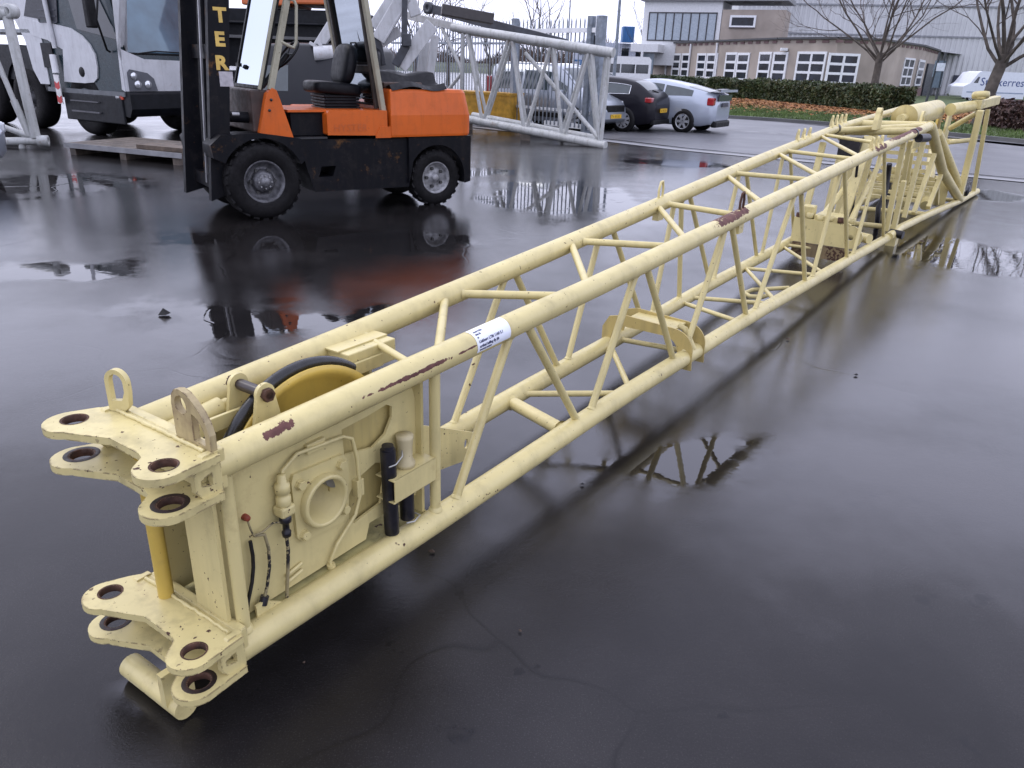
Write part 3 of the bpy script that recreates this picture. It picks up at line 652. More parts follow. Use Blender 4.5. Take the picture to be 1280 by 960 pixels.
# ---- far end: swing-in frame, drum and tail of the jib
TP0, TP1 = B2W(7.9, -.40, 0), B2W(13.6, -.74, 0)
tail = vplane(TP0, TP1)
def T(px, py, off=0.0): return W2B(tail.world(px, py, off))
def jt(name, a, b, r, n=12, mat=None, r2=None): return jo(name, MB().tube(a, b, r, r2, n), mat)
bn2 = [T(1111, 296), T(1125, 285), T(1160, 268), T(1200, 251), T(1221, 240)]
for p in bn2: p[2] = max(p[2], .055)
jo('tail_chord', MB().path(bn2, .045, 16))
bf2 = [np.array([p[0]-.2, .46-.02*i, max(p[2], .06)]) for i, p in enumerate(bn2)]
jo('tail_chord', MB().path(bf2, .045, 12))
for i in (1, 2, 3): jt('tail_cross_tube', bn2[i], bf2[i], .03)
# foot pad under the joint
fp = T(1114, 300)
jo('foot_post', MB().box((fp[0]-.03, fp[1]-.05, .0), (fp[0]+.16, fp[1]+.05, .13)))
jo('foot_pin', MB().tube((fp[0], fp[1]-.11, .13), (fp[0]+.02, fp[1]+.03, .14), .045, n=14), PIN)
# slanted lacing planks of the tail, near side
def plank(p0, p1, wd, off=0.0, name='tail_brace', mat=None):
    a, b = T(*p0, off), T(*p1, off); a[2] = max(a[2], .04); return jo(name, MB().beam(a, b, .05, wd, (0, 1, 0)) if False else MB().beam(a, b, wd, .05, BUP), mat, bevel=.004)
BUP = (0, 1, 0)
for p0, p1, wd, off in [((1108, 288), (1130, 178), .07, .0), ((1118, 288), (1138, 176), .06, .25), ((1117, 286), (1130, 226), .09, .02), ((1130, 272), (1157, 168), .07, .0), ((1125, 276), (1140, 190), .06, .45),
                        ((1142, 267), (1168, 193), .07, .0), ((1160, 260), (1177, 217), .07, .0), ((1148, 250), (1150, 185), .06, .5), ((1171, 255), (1172, 222), .06, .1), ((1180, 252), (1181, 225), .05, .3)]:
    plank(p0, p1, wd, off)
tn_end = CPTS['TN'][-1]
k1 = T(1178, 214); k2 = T(1199, 249); k2[2] = max(k2[2], .08)
jo('tail_strut', MB().path([tn_end+np.array([-.05, 0, 0]), tn_end+np.array([.05, -.005, -.02]), k1, k2], .06, 16))
jt('tail_strut', T(1172, 166, .25), T(1201, 238, .02), .06)
tf_end = CPTS['TF'][-1]
jt('tail_strut', tf_end, bf2[3], .05)
jt('tail_top_tube', tf_end, np.array([11.2, .30, 1.33]), .045); jt('tail_top_tube', tf_end+np.array([0, 0, -.02]), tn_end, .035)
jt('tail_top_tube', np.array([8.3, .34, 1.16]), np.array([8.75, -.36, 1.2]), .04)
jt('tail_top_tube', np.array([9.0, .34, 1.22]), np.array([9.15, -.40, 1.243]), .045)
# ladder-like slats inside the tail
for i in range(9):
    s = 9.6+.28*i; jo('tail_rung', MB().box((s, -.42, .30+.04*(i % 3)), (s+.06, .42, .34+.04*(i % 3))))
for i in range(7): jo('tail_grille_bar', MB().box((11.0, -.30, .30+.11*i), (11.05, .35, .35+.11*i)))
jo('tail_bulkhead', MB().plate([(-.55, .08), (.45, .08), (.45, .42), (.1, .55), (-.55, .4)], [], .02, (11.25, 0, 0), (0, 1, 0), (0, 0, 1)))
# right-hand frame standing up at the end
u0, u1 = T(1199, 248), T(1226, 138); u0[2] = max(u0[2], .10)
jo('end_frame_leg', MB().beam(u0, u1, .19, .08, (0, 1, 0)), bevel=.006)
v0, v1 = T(1216, 243), T(1235, 137, .05); v0[2] = max(v0[2], .07)
jo('end_frame_leg', MB().beam(v0, v1, .07, .06, (0, 1, 0)), bevel=.006)
h0, h1 = T(1188, 137, .35), T(1246, 125, .05)
jo('end_frame_arm', MB().path([h0, T(1225, 131, .1)], [.085, .075], 16)); jo('end_frame_fork', MB().beam(T(1222, 131, .1), h1, .10, .13, (0, 0, 1)), bevel=.01)
jt('end_frame_stay', T(1188, 160, .5), T(1222, 141, .1), .04)
jo('end_eye', MB().lathe([(.07, -.04), (.11, -.04), (.12, 0), (.11, .04), (.07, .04), (.07, -.04)], T(1226, 119, .1), (0.2, .1, 1), 22))
jo('end_chain', MB().path([T(1205, 240, -.02)+np.array([0, 0, .05*math.sin(i*2.1)]) + np.array([.07*i, .02*math.cos(i*1.7), 0]) for i in range(9)], .035, 8), PIN)
# drum
d0, d1 = J(1131, 147, -.05), J(1170, 137, -.05)
dax = d1-d0; Ld = np.linalg.norm(dax); 
drum = jo('drum', MB().lathe([(0, -.02), (.125, -.02), (.137, 0), (.137, Ld-.04), (.125, Ld), (0, Ld)], d0, dax, 40))
jo('drum_flange', MB().lathe([(0, -.05), (.15, -.05), (.15, -.02), (.0, -.02)], d0, dax, 36), paint('ochre_backing', (.5, .4, .15)), drum)
jo('drum_bearing', MB().tube(d0-dax/Ld*.28, d0-dax/Ld*.04, .05, n=14))
e0 = J(1150, 158, -.1)
for t_ in (-.28, .22):
    o_ = [(-.30, 0), (.30, 0), (.12, .28)]+[(.10*math.cos(a), .32+.10*math.sin(a)) for a in np.linspace(.2, 2.9, 8)]+[(-.14, .25)]
    jo('drum_stand', MB().plate(o_, [circ((0, .30), .05, 14)], .025, (d0[0]-.25, t_, d0[2]-.32), (1, 0, 0), (0, 0, 1)))
b2 = J(1185, 130, 0)
for t_ in (-.12, .02, .2):
    o_ = [(-.30, -.5), (.30, -.5), (.22, -.15)]+[(.15*math.cos(a), -.06+.13*math.sin(a)) for a in np.linspace(0, math.pi, 12)]+[(-.2, -.2)]
    jo('head_cheek', MB().plate(o_, [circ((0, -.07), .05, 14)], .03, (b2[0]-.5, t_, b2[2]-.05), (1, 0, 0), (0, 0, 1)), YEL if t_ > 0 else CREAM)
jt('head_strut', np.array([b2[0]-.6, 0, b2[2]-.5]), np.array([10.9, -.35, .1]), .07); jt('head_strut', np.array([b2[0]-.5, .2, b2[2]-.5]), np.array([11.6, .4, .1]), .06)
jt('head_stay', T(1185, 178, .4), T(1214, 175, .15), .035); jo('head_lug', MB().beam(T(1183, 176, .45), T(1200, 176, .35), .05, .16, (0, 1, 0)))
# joint lugs on the top chords, latch plates, hoses inside
def latch(nm, px, py, n=3, h=.09):
    p = node(nm, px, py)
    for i in range(n):
        s = p[0]-.22+.2*i; o_ = [(-.085, 0), (.085, 0), (.06, h*.6)]+[(.028*math.cos(a), h*.8+.028*math.sin(a)) for a in np.linspace(0, math.pi, 8)]+[(-.03, h*.5)]
        jo('latch_plate', MB().plate(o_, [circ((0, h*.78), .010, 8)], .016, (s, p[1], p[2]+CRAD-.015), (.9, .43, 0), (0, 0, 1)), bevel=.002)
latch('TF', 1002, 172); latch('TF', 1045, 160, 4, .11)
latch('TN', 1094, 186, 3, .09)
p_ = node('TN', 1110, 178); jo('pulley_lug', MB().plate([(-.12, 0), (.12, 0), (.1, .12)]+[(.07*math.cos(a), .16+.07*math.sin(a)) for a in np.linspace(0, math.pi, 8)]+[(-.1, .1)], [circ((0, .16), .04, 12)], .05, (8.3, .02, 1.21), (1, 0, 0), (0, 0, 1)))
p_ = node('TN', 1143, 166); jo('rubber_stop', MB().tube((p_[0], p_[1]-.05, p_[2]-.05), (p_[0]+.25, p_[1]-.10, p_[2]-.055), .045, n=14), PIN)
jo('clamp_band', MB().tube((p_[0]-.1, p_[1], p_[2]-.005), (p_[0]-.05, p_[1], p_[2]-.002), CRAD+.006, n=20), PIN)
p_ = node('TF', 1052, 158); jo('clamp_band', MB().tube((p_[0]-.05, p_[1], p_[2]-.003), (p_[0]+.02, p_[1], p_[2]), CRAD+.006, n=20), PIN)
h_ = J(1072, 205, 0); l_ = J(1063, 276, 0)
jo('hydraulic_strut', MB().path([h_, (h_+l_)/2], .014, 8).path([(h_+l_)/2, l_], .022, 8), PIN)
h_ = J(1112, 205, -.1); jo('black_hose', MB().path([h_, J(1107, 240, -.1), J(1098, 260, -.1), J(1096, 285, -.1), J(1090, 296, -.05)], .03, 8), PIN)
jo('black_panel', MB().beam(J(1113, 228, .05), J(1105, 262, .05), .14, .05, (0, 1, 0)), PIN)
jo('junction_box', MB().cbox((7.9, .15, 1.05), (.35, .22, .2)), PIN, bevel=.01)
# running gear inside the truss: long plate with rollers
c0, c1 = J(1000, 290, .05), J(1075, 305, -.05)
sA = 5.6
tr = jo('carriage_plate', MB().plate([(-.32, 0), (.24, 0)]+[(.24+.11*math.cos(a), .11+.11*math.sin(a)) for a in np.linspace(-1.57, 1.57, 12)]+[(-.32, .24)], [circ((.24, .11), .03, 12), circ((-.2, .15), .02, 10)], .025, (6.6, -.02, .19), (0, -.55, 0), (0, 0, 1)), bevel=.003)
for i in range(6): jo('carriage_bolt', MB().lathe([(0, 0), (.03, 0), (.033, .01), (.033, .05), (0, .05)], (6.62, .26-.10*i, .42+.01*(i % 2)), (0, 0, 1), 10), RUST if i in (0, 4) else CREAM)
jo('carriage_block', MB().box((6.64, .14, .39), (6.78, .26, .54)), bevel=.01); jo('carriage_block', MB().box((6.62, -.15, .40), (6.9, .12, .47)), bevel=.01)
jo('carriage_lower', MB().box((6.6, -.25, .05), (6.65, .28, .18)), paint('carriage_rusty', (.25, .18, .09), .7, chip=.45, dirt=.9))
jt('carriage_tube', np.array([7.1, -.35, .22]), np.array([7.5, .36, .2]), .05)
jo('tow_loop', MB().path([(4.62, -.12, .13), (4.5, -.10, .13), (4.45, -.02, .13), (4.52, .05, .13), (4.66, .03, .13), (4.85, -.2, .15)], .018, 8))
for i, (s0, t0, z0, s1, z1) in enumerate([(7.0, .32, .2, 7.3, 1.1), (7.3, .0, .2, 7.9, 1.15), (7.6, .2, .2, 7.8, 1.15), (8.0, .3, .15, 8.2, 1.1), (8.2, .05, .15, 8.5, 1.15), (8.6, .3, .15, 8.7, 1.15)]):
    jo('inner_brace', MB().beam((s0, t0, z0), (s1, t0, z1), .05, .10 if i % 2 else .06, (0, 1, 0)), bevel=.004)
jt('inner_diagonal', np.array([6.6, .1, .35]), np.array([8.2, .1, .75]), .03); jt('inner_diagonal', np.array([7.2, -.1, .3]), np.array([8.3, -.1, .9]), .03)
# ------------------------------------------------------------------ wheels
def arc(c, r, a0, a1, n): return [(c[0]+r*math.cos(R(a0+(a1-a0)*i/n)), c[1]+r*math.sin(R(a0+(a1-a0)*i/n))) for i in range(n+1)]
TYRE = plain('tyre_rubber', (0.0075, 0.007, 0.0078), 0.7, var=0.25, bmp=0.3, scale=12, spec=.18)
def wheel(parent, c, r, w_, rim_r, rim_mat, near=1, lugs=0, spokes=0, hub=.06, tread=0):
    """wheel with its axle along local y; near=+1 when the outer face looks to +y"""
    h = w_/2; o = V3(c)
    prof = [(rim_r, -h*.85), (rim_r+.02, -h), (r*.86, -h*1.02), (r*.965, -h*.82), (r, -h*.5), (r, h*.5), (r*.965, h*.82), (r*.86, h*1.02), (rim_r+.02, h), (rim_r, h*.85)]
    wh = obj('wheel', MB().lathe(prof, o, (0, 1, 0), 48), TYRE, parent)
    if tread:
        mb = MB()
        for i in range(tread):
            a = 2*math.pi*i/tread
            for sgn in (-1, 1):
                M = Matrix.Rotation(-a, 3, 'Y') @ Matrix.Rotation(R(22*sgn), 3, 'X')
                p = Matrix.Rotation(-a, 3, 'Y') @ Vector((r-.006, sgn*h*.46, 0)); mb.cbox((c[0]+p.x, c[1]+p.y, c[2]+p.z), (.022, h*.8, r*6.28/tread*.55), M)
        obj('tread', mb, TYRE, wh)
    d = near
    rp = [(rim_r+.004, d*h*.86), (rim_r-.012, d*h*.90), (rim_r-.03, d*h*.5), (rim_r*.72, d*h*.25), (rim_r*.45, d*h*.35), (hub*1.2, d*h*.45), (hub, d*h*.75), (hub*.8, d*h*.85), (0, d*h*.85)]
    if spokes:
        obj('rim', MB().lathe([(rim_r+.004, d*h*.88), (rim_r-.012, d*h*.92), (rim_r-.025, d*h*.4), (rim_r-.03, -d*h*.5)], o, (0, 1, 0), 40), rim_mat, wh)
        mb = MB()
        for i in range(spokes):
            a = 2*math.pi*i/spokes; M = Matrix.Rotation(-a, 3, 'Y'); p = M @ Vector((rim_r*.5, d*h*.72, 0))
            k = len(mb.v); L_ = rim_r*.95
            mb.box((-L_/2, -.012, -.028), (L_/2, .012, .028))
            for j in range(k, len(mb.v)):
                q = Vector(mb.v[j]); q.z *= 1.0-.5*(q.x/L_) if q.x < 0 else 1.0+.5*(q.x/L_); q = M @ q; mb.v[j] = (q.x+p.x+c[0], q.y+p.y+c[1], q.z+p.z+c[2])
        mb.lathe([(0, d*h*.85), (hub, d*h*.8), (hub*1.1, d*h*.5)], o, (0, 1, 0), 16)
        obj('spokes', mb, rim_mat, wh); obj('brake_disc', MB().lathe([(rim_r*.95, d*h*.1), (0, d*h*.1)], o, (0, 1, 0), 24), DARK, wh)
    else: obj('rim', MB().lathe(rp, o, (0, 1, 0), 40), rim_mat, wh)
    if lugs:
        mb = MB()
        for i in range(lugs):
            a = 2*math.pi*i/lugs; x, z = math.cos(a)*rim_r*.58, math.sin(a)*rim_r*.58
            mb.tube((c[0]+x, c[1]+d*h*.28, c[2]+z), (c[0]+x, c[1]+d*(h*.28+.035), c[2]+z), .022, n=6)
        obj('wheel_nuts', mb, plain('nut_dark', (.05, .05, .05), .5, .3), wh)
    return wh
# ------------------------------------------------------------------ forklift
fa, fb = G(335, 275), G(548, 257)
FKP = vplane(fb, fa)
fk = thing('forklift_truck', 'orange and black forklift truck with a cream cab frame on the wet yard', 'forklift', (fb[0], fb[1], 0), math.atan2(FKP.d[1], FKP.d[0]))
ORG = paint('orange_enamel', (0.60, 0.115, 0.012), 0.36, spec=.35, chip=0.70, chipc=(.04, .03, .03), dirt=.25, dirtc=(.12, .05, .02))
FBLK = paint('forklift_black', (0.0055, 0.006, 0.0085), 0.45, spec=0.13, chip=0.70, chipc=(.06, .05, .045), dirt=.5, dirtc=(.035, .03, .028))
FCRM = paint('forklift_frame_cream', (0.36, 0.34, 0.25), 0.45, chip=.68, dirt=.4)
def ko(name, mb, mat, parent=None, bevel=0.0, **k): return obj(name, mb, mat, parent or fk, bevel=bevel, **k)
def side(outline, y0, y1, holes=()):
    """solid with outline in (x,z), reaching from y0 to y1"""
    return MB().plate(outline, list(holes), abs(y1-y0), (0, (y0+y1)/2, 0), (1, 0, 0), (0, 0, 1))
GREYRIM = plain('rim_grey', (.30, .30, .31), .45, .3, var=.3, scale=14)
wheel(fk, (2.262, -.16, .425), .425, .30, .235, plain('rim_dirty', (.12, .12, .13), .5, .3, var=.35, scale=14), 1, lugs=6, hub=.11, tread=24)
ko('hub_cap', MB().lathe([(0, -.005), (.045, -.006), (.055, -.015), (.06, -.03), (.085, -.034), (.088, -.07)], (2.262, .02, .425), (0, 1, 0), 24), plain('hub_grey', (.16, .16, .17), .45, .4, var=.3, scale=30))
mb = MB()
for i in range(8): mb.tube((2.262+.072*math.cos(i*.785), -.016, .425+.072*math.sin(i*.785)), (2.262+.072*math.cos(i*.785), -.004, .425+.072*math.sin(i*.785)), .010, n=6)
ko('hub_bolts', mb, STEEL)
wheel(fk, (2.262, -1.18, .425), .425, .30, .235, GREYRIM, -1)
wheel(fk, (0.0, -.15, .352), .352, .22, .20, GREYRIM, 1, lugs=5, hub=.045, tread=22)
wheel(fk, (0.0, -1.15, .352), .352, .22, .20, GREYRIM, -1)
# counterweight: lower vertical, upper chamfered, rounded tail
def cw_ring(x0, x1, y0, y1, rr, z, n=6):
    pts = [(x1, y0, z)]
    pts += [(x0+rr-rr*math.sin(a), y0+rr-rr*math.cos(a), z) for a in np.linspace(0, math.pi/2, n)]
    pts += [(x0+rr-rr*math.cos(a), y1-rr+rr*math.sin(a), z) for a in np.linspace(0, math.pi/2, n)]
    pts += [(x1, y1, z)]; return pts
rings = [cw_ring(-.50, .655, -1.27, -.005, .10, .875), cw_ring(-.515, .66, -1.28, .0, .10, .90), cw_ring(-.515, .66, -1.28, .0, .10, 1.13), cw_ring(-.47, .645, -1.25, -.035, .12, 1.39), cw_ring(-.45, .64, -1.23, -.055, .12, 1.425)]
mb = MB(); n_ = len(rings[0])
for a, b in zip(rings[:-1], rings[1:]): mb.add(list(a)+list(b), [(i, i+1, n_+i+1, n_+i)[::-1] for i in range(n_-1)]+[(n_-1, 0, n_, 2*n_-1)[::-1]], False)
mb.add(rings[-1], [tuple(range(n_))[::-1]]); mb.add(rings[0], [tuple(range(n_))])
ko('counterweight', mb, ORG, bevel=.012)
ko('bonnet', side([(.70, .895), (1.475, .915), (1.475, 1.15), (1.44, 1.19), (.70, 1.185)], -1.23, -.02), ORG, bevel=.02)
mb = MB(); put_text(mb, 'HYSTER', .115, lambda x, y: (1.40-x, -.0155, .955+y), 1.1)
ko('raised_lettering', mb, paint('orange_relief', (0.50, 0.10, 0.014), .3, chip=.8, dirt=.1))
ko('bonnet_step', side([(.655, .87), (.86, .87), (.86, .90), (.80, 1.0), (.655, 1.0)], -.035, -.012), ORG)
ko('front_cowl', side([(2.262, .945), (1.875, .895), (1.99, 1.28), (2.03, 1.40), (2.08, 1.425), (2.15, 1.36)], -.14, -.06), ORG, bevel=.01)
ko('front_cowl', side([(2.262, .945), (1.875, .895), (1.99, 1.28), (2.03, 1.40), (2.08, 1.425), (2.15, 1.36)], -1.22, -1.14), ORG, bevel=.01)
for x, z in ((2.10, 1.30), (2.13, 1.19)): ko('cowl_bolt', MB().lathe([(0, .012), (.014, .012), (.016, 0)], (x, -.06, z), (0, 1, 0), 10), PIN)
# chassis, fenders
ko('chassis', side([(1.66, .27), (.40, .26), (.34, .50), (.30, .855), (1.83, .87), (1.76, .62)], -1.22, -.06, [[(1.60, .44), (1.42, .44), (1.38, .56), (1.56, .56)]]), FBLK, bevel=.012)
fen = [(2.66, .83)]+arc((2.262, .425), .50, 55, 160, 12)[0:0]+[(2.80, .62), (2.74, .62)]+arc((2.262, .425), .47, 25, 150, 14)+[(1.72, .60), (1.76, .90), (2.28, .955), (2.62, .95), (2.78, .86)]
ko('front_fender', side([(2.80, .70)]+arc((2.262, .425), .475, 28, 158, 14)+[(1.75, .66), (1.80, .885), (2.28, .955), (2.70, .94), (2.82, .84)], -.34, -.02), FBLK, bevel=.008)
ko('front_fender', side([(2.80, .70)]+arc((2.262, .425), .475, 28, 158, 14)+[(1.75, .66), (1.80, .885), (2.28, .955), (2.70, .94), (2.82, .84)], -1.3, -1.0), FBLK)
ko('rear_skirt', side([(-.51, .29), (-.42, .27)]+[(-.40, .30)]+arc((0, .352), .415, 190, 0, 16)+[(.41, .30), (.41, .865), (-.51, .865)], -1.26, -.02), FBLK, bevel=.01)
ko('axle_beam', MB().box((-.1, -1.1, .25), (.1, -.2, .45)).box((2.1, -1.1, .3), (2.4, -.2, .55)), FBLK)
ko('floor_plate', MB().box((1.47, -1.15, .875), (1.86, -.05, .895)), plain('tread_plate', (.03, .03, .032), .45, .2, bmp=.4, scale=20))
ko('battery_side', MB().box((1.30, -1.0, .90), (1.86, -.16, 1.16)), FBLK, bevel=.01)
ko('bonnet_lip', MB().box((1.44, -1.0, 1.165), (1.90, -.12, 1.19)), ORG)
ko('dash_panel', MB().box((2.02, -1.14, .95), (2.30, -.14, 1.40)), plain('dash_brown', (.05, .03, .024), .55, var=.3), bevel=.02)
ko('tilt_cylinder', MB().path([(2.28, -.30, 1.10), (2.62, -.30, 1.12)], .06, 14).path([(2.62, -.30, 1.12), (2.70, -.30, 1.12)], .028, 10), FBLK)
ko('hose_bundle', MB().path([(2.70, -.66, .5), (2.66, -.68, 1.2), (2.58, -.66, 2.2), (2.5, -.66, 3.2)], .05, 10), BLACK)
ko('tilt_rod', MB().tube((2.42, -.22, 1.14), (2.50, -.22, 1.142), .022), STEEL)
# mast
for yc in (-.24, -.92):
    sgn = 1 if yc > -.6 else -1
    for (xa, xb, xc, xd, yo) in ((2.60, 2.80, 2.30, 2.52, -.03*sgn),):
        o_ = [(xa, .17), (xb, .17), (xd-.07, 3.3), (xc-.07, 3.3)] if xa > 2.8 else [(2.615, .30), (2.83, .22), (xd-.09+.11, 3.3), (xc-.07+.08, 3.3)]
        if yc < -.6: o_ = [(o_[0][0], o_[0][1]), (o_[1][0]+.10, o_[1][1]), (o_[2][0]+.10, o_[2][1]), o_[3]]
        ko('mast_rail', side(o_, yc-.05, yc+.05), FBLK, bevel=.008)
ko('mast_chain', MB().beam((2.80, -.40, .4), (2.60, -.40, 3.2), .03, .02), STEEL)
ko('mast_cylinder', MB().tube((2.74, -.56, .35), (2.52, -.56, 3.1), .05), FBLK)
for z in (.35, 1.7, 2.9): ko('mast_crossbar', MB().box((2.66-(z-1)*.085, -.9, z), (2.74-(z-1)*.085, -.28, z+.14)), FBLK)
ko('fork_carriage', MB().box((2.75, -1.1, 2.55), (2.81, -.10, 2.67)).box((2.73, -1.1, 2.92), (2.79, -.10, 3.04)).box((2.75, -.75, 2.6), (2.79, -.55, 3.0)), FBLK)
GOLD = plain('gold_letter', (.62, .42, .10), .5, var=.1)
for i, chn in enumerate('HYSTER'):
    z0 = 3.03-.232*i; xo = 2.60-(z0-1.3)*.085
    vs, fs = text_mesh(chn, .20, 1.0, .009); wx = max(v[0] for v in vs)
    ko('letter', MB().add([(xo+.075-x*1.05, -.1875, z0-.27+y*.95) for x, y, z in vs], fs), GOLD)
zz = 3.03-.232*6; ko('warning_sticker', MB().box((2.455, -.1890, zz-.21), (2.60, -.1875, zz-.06)), plain('sticker_grey', (.42, .40, .42), .5, var=.12, scale=20)); ko('sticker_band', MB().box((2.455, -.1898, zz-.115), (2.60, -.1890, zz-.06)), plain('sticker_red', (.30, .10, .09), .5))
# cab frame
def fbar(a, b, w_, d_, name='cab_pillar', mat=None): return ko(name, MB().beam(a, b, w_, d_, (0, 1, 0)), mat or FCRM, bevel=.008)
for y in (-.10, -1.16):
    fbar((2.085, y, 1.40), (1.77, y, 2.50), .065, .07); fbar((.715, y, 1.17), (.925, y, 2.52), .06, .075)
    fbar((1.77, y, 2.50), (.925, y, 2.52), .06, .06, 'guard_rail')
fbar((2.20, -.13, 1.40), (1.90, -.13, 2.45), .035, .03, 'screen_frame')
for i in range(7): fbar((1.70-.12*i, -.10, 2.53), (1.70-.12*i, -1.16, 2.53), .03, .05, 'guard_bar')
ko('grab_handle', MB().path([(1.82, -.06, 2.33), (1.76, -.05, 2.31), (1.74, -.05, 2.26), (1.77, -.05, 1.90), (1.80, -.05, 1.84), (1.86, -.06, 1.86), (1.94, -.08, 1.90)], .017, 10), FCRM)
GLS = glass('cab_glass', (.12, .165, .195), .05)
def winpane(name, corners, fr_w, parent=fk, framemat=None):
    c = [V3(p) for p in corners]; mid = sum(c, Vector())/4
    g = obj(name, MB().quad(*c), GLS, parent)
    mb = MB()
    for i in range(4): mb.beam(c[i], c[(i+1) % 4], fr_w, fr_w*.8, (c[1]-c[0]).cross(c[2]-c[1]))
    obj('rubber_seal', mb, framemat or BLACK, g); return g
winpane('windscreen', [(2.16, -.16, 1.42), (2.16, -1.10, 1.42), (1.86, -1.10, 2.46), (1.86, -.16, 2.46)], .035)
ko('screen_catch', MB().box((2.12, -1.0, 1.62), (2.16, -.90, 1.66)), BLACK)
BRN = plain('cab_brown', (.045, .036, .030), .55, var=.3)
ko('rear_frame', MB().box((.74, -1.12, 1.60), (.80, -.16, 1.68)).beam((.72, -1.08, 1.2), (.90, -1.08, 2.5), .09, .06, (0, 1, 0)).beam((.74, -.20, 1.2), (.91, -.20, 2.5), .07, .05, (0, 1, 0)), BRN, bevel=.006)
winpane('rear_window', [(.79, -.24, 1.70), (.79, -1.03, 1.70), (.90, -1.03, 2.46), (.90, -.24, 2.46)], .03)
winpane('rear_window', [(.745, -.24, 1.24), (.745, -1.03, 1.24), (.79, -1.03, 1.60), (.79, -.24, 1.60)], .025)
ko('wiper_arm', MB().path([(.87, -.60, 2.40), (.85, -.52, 2.25), (.82, -.44, 1.95)], .012, 6), BLACK)
# seat, steering
SEAT = plain('seat_vinyl', (.007, .0075, .010), .45, var=.25, spec=.2)
def sq(cx, cz, a, b, n=20, e=3.0):
    return [(cx+a*math.copysign(abs(math.cos(t))**(2/e), math.cos(t)), cz+b*math.copysign(abs(math.sin(t))**(2/e), math.sin(t))) for t in np.linspace(0, 2*math.pi, n, endpoint=False)]
def pad(name, pts, y0, y1, tilt=None): return ko(name, side(pts, y0, y1), SEAT, bevel=.045, )
b1 = FKP(433, 62, -.55); b0 = FKP(430, 100, -.55); print('seat', b1, b0)
sx_ = b0[0]
def superq(name, c, r_, e1, e2, tilt):
    rows = []; M = Matrix.Rotation(tilt, 3, 'Y'); pw = lambda x, e: math.copysign(abs(x)**e, x)
    for a in np.linspace(-math.pi/2, math.pi/2, 17):
        rw = []
        for b in np.linspace(0, 2*math.pi, 29):
            p = M @ Vector((r_[0]*pw(math.cos(a), e1)*pw(math.cos(b), e2), r_[1]*pw(math.cos(a), e1)*pw(math.sin(b), e2), r_[2]*pw(math.sin(a), e1))); rw.append((c[0]+p.x, c[1]+p.y, c[2]+p.z))
        rows.append(rw)
    return ko(name, MB().grid(rows), SEAT)
superq('backrest', (sx_-.04, -.62, 1.68), (.085, .25, .24), .62, .62, R(-14))
superq('seat_cushion', (sx_+.13, -.62, 1.41), (.31, .27, .075), .4, .4, R(-4))
mb = MB()
for i in range(5): mb.box((sx_-.14+.01*(i % 2), -.84+.01*(i % 2), 1.17+.035*i), (sx_+.33-.01*(i % 2), -.40-.01*(i % 2), 1.20+.035*i))
mb.box((sx_-.10, -.80, 1.17), (sx_+.28, -.44, 1.36)); ko('seat_bellows', mb, SEAT, bevel=.008)
ko('back_handle', MB().path([(sx_-.17, -.70, 1.86), (sx_-.18, -.70, 1.93), (sx_-.18, -.55, 1.93), (sx_-.17, -.55, 1.86)], .010, 8), BLACK)
st_ = FKP(362, 68, -.55); print('steer', st_)
M_ = []
for a in np.linspace(0, 2*math.pi, 28, endpoint=False):
    M_.append((st_[0]+.12*math.sin(a), -.62+.19*math.cos(a), st_[1]-.0-.14*math.sin(a)))
sw = ko('steering_wheel', MB().path(M_, .014, 8, closed=True), BLACK)
mb = MB()
for k in (0, 9, 18): mb.tube(M_[k], (st_[0], -.62, st_[1]), .010)
obj('wheel_spokes', mb, BLACK, sw); ko('steering_column', MB().tube((st_[0], -.62, st_[1]), (2.15, -.62, 1.25), .03), BLACK)
# engine cover flap and spare mat on the counterweight
def mat_sheet(px):
    P = [FKP(q[0], q[1], q[2]) for q in px]; return [(p[0], q[2], p[1]) for p, q in zip(P, px)]
ko('rubber_mat', MB().grid([[(x, y, 1.435+.05*math.sin(x*5+y*3)**2+(.09 if y < -.3 else .0)-max(0, (y+.10))*1.2+.06*math.cos(y*7)**2) for y in np.linspace(-.9, -.03, 14)] for x in np.linspace(.62, -.15, 14)]), plain('mat_black', (.009, .009, .011), .5, var=.3, spec=.2))
ko('engine_cover', MB().box((.10, -1.1, 1.425), (.64, -.2, 1.50)), plain('cover_brown', (.05, .025, .015), .6), bevel=.02)
ko('tail_hook', MB().path([(-.2, -.5, 1.42), (-.2, -.5, 1.56), (-.22, -.5, 1.60)], .012, 8), BLACK)
# ------------------------------------------------------------------ crane carrier cab on the left
TC = np.array([-8.25, 16.9]); TD = np.array([math.cos(R(150)), math.sin(R(150))])
TRP = vplane((*TC, 0), (*(TC+TD), 0))
FRP = vplane((*TC, 0), (*(TC+np.array([TD[1], -TD[0]])), 0))
tk = thing('crane_carrier', 'white and dark teal mobile crane carrier with big windscreen behind the forklift mast', 'crane truck', (TC[0], TC[1], 0), R(-30))
TWH = paint('carrier_white', (.60, .61, .63), .35, chip=.8, dirt=.25, dirtc=(.2, .19, .17)); TEAL = plain('dark_teal', (.012, .028, .036), .3, var=.15)
DGL = plain('dark_glass', (.018, .024, .030), .06, var=.2, spec=.8); WGL = plain('windscreen_glass', (.075, .14, .19), .05, var=.2, spec=.9, scale=1.5)
def to(name, mb, mat, parent=None, bevel=0.0, **k): return obj(name, mb, mat, parent or tk, bevel=bevel, **k)
def sp_(px): q = TRP(*px); return (-q[0], q[1])
def fp_(px): q = FRP(*px); return (q[0], q[1])
cab_o = [(-2.7, .95), (0.0, .95), (.03, 1.55), (.0, 1.75), (-.35, 3.1), (-.5, 3.2), (-2.7, 3.2)]
to('cab_body', side(cab_o, .02, 2.55), TEAL, bevel=.06)
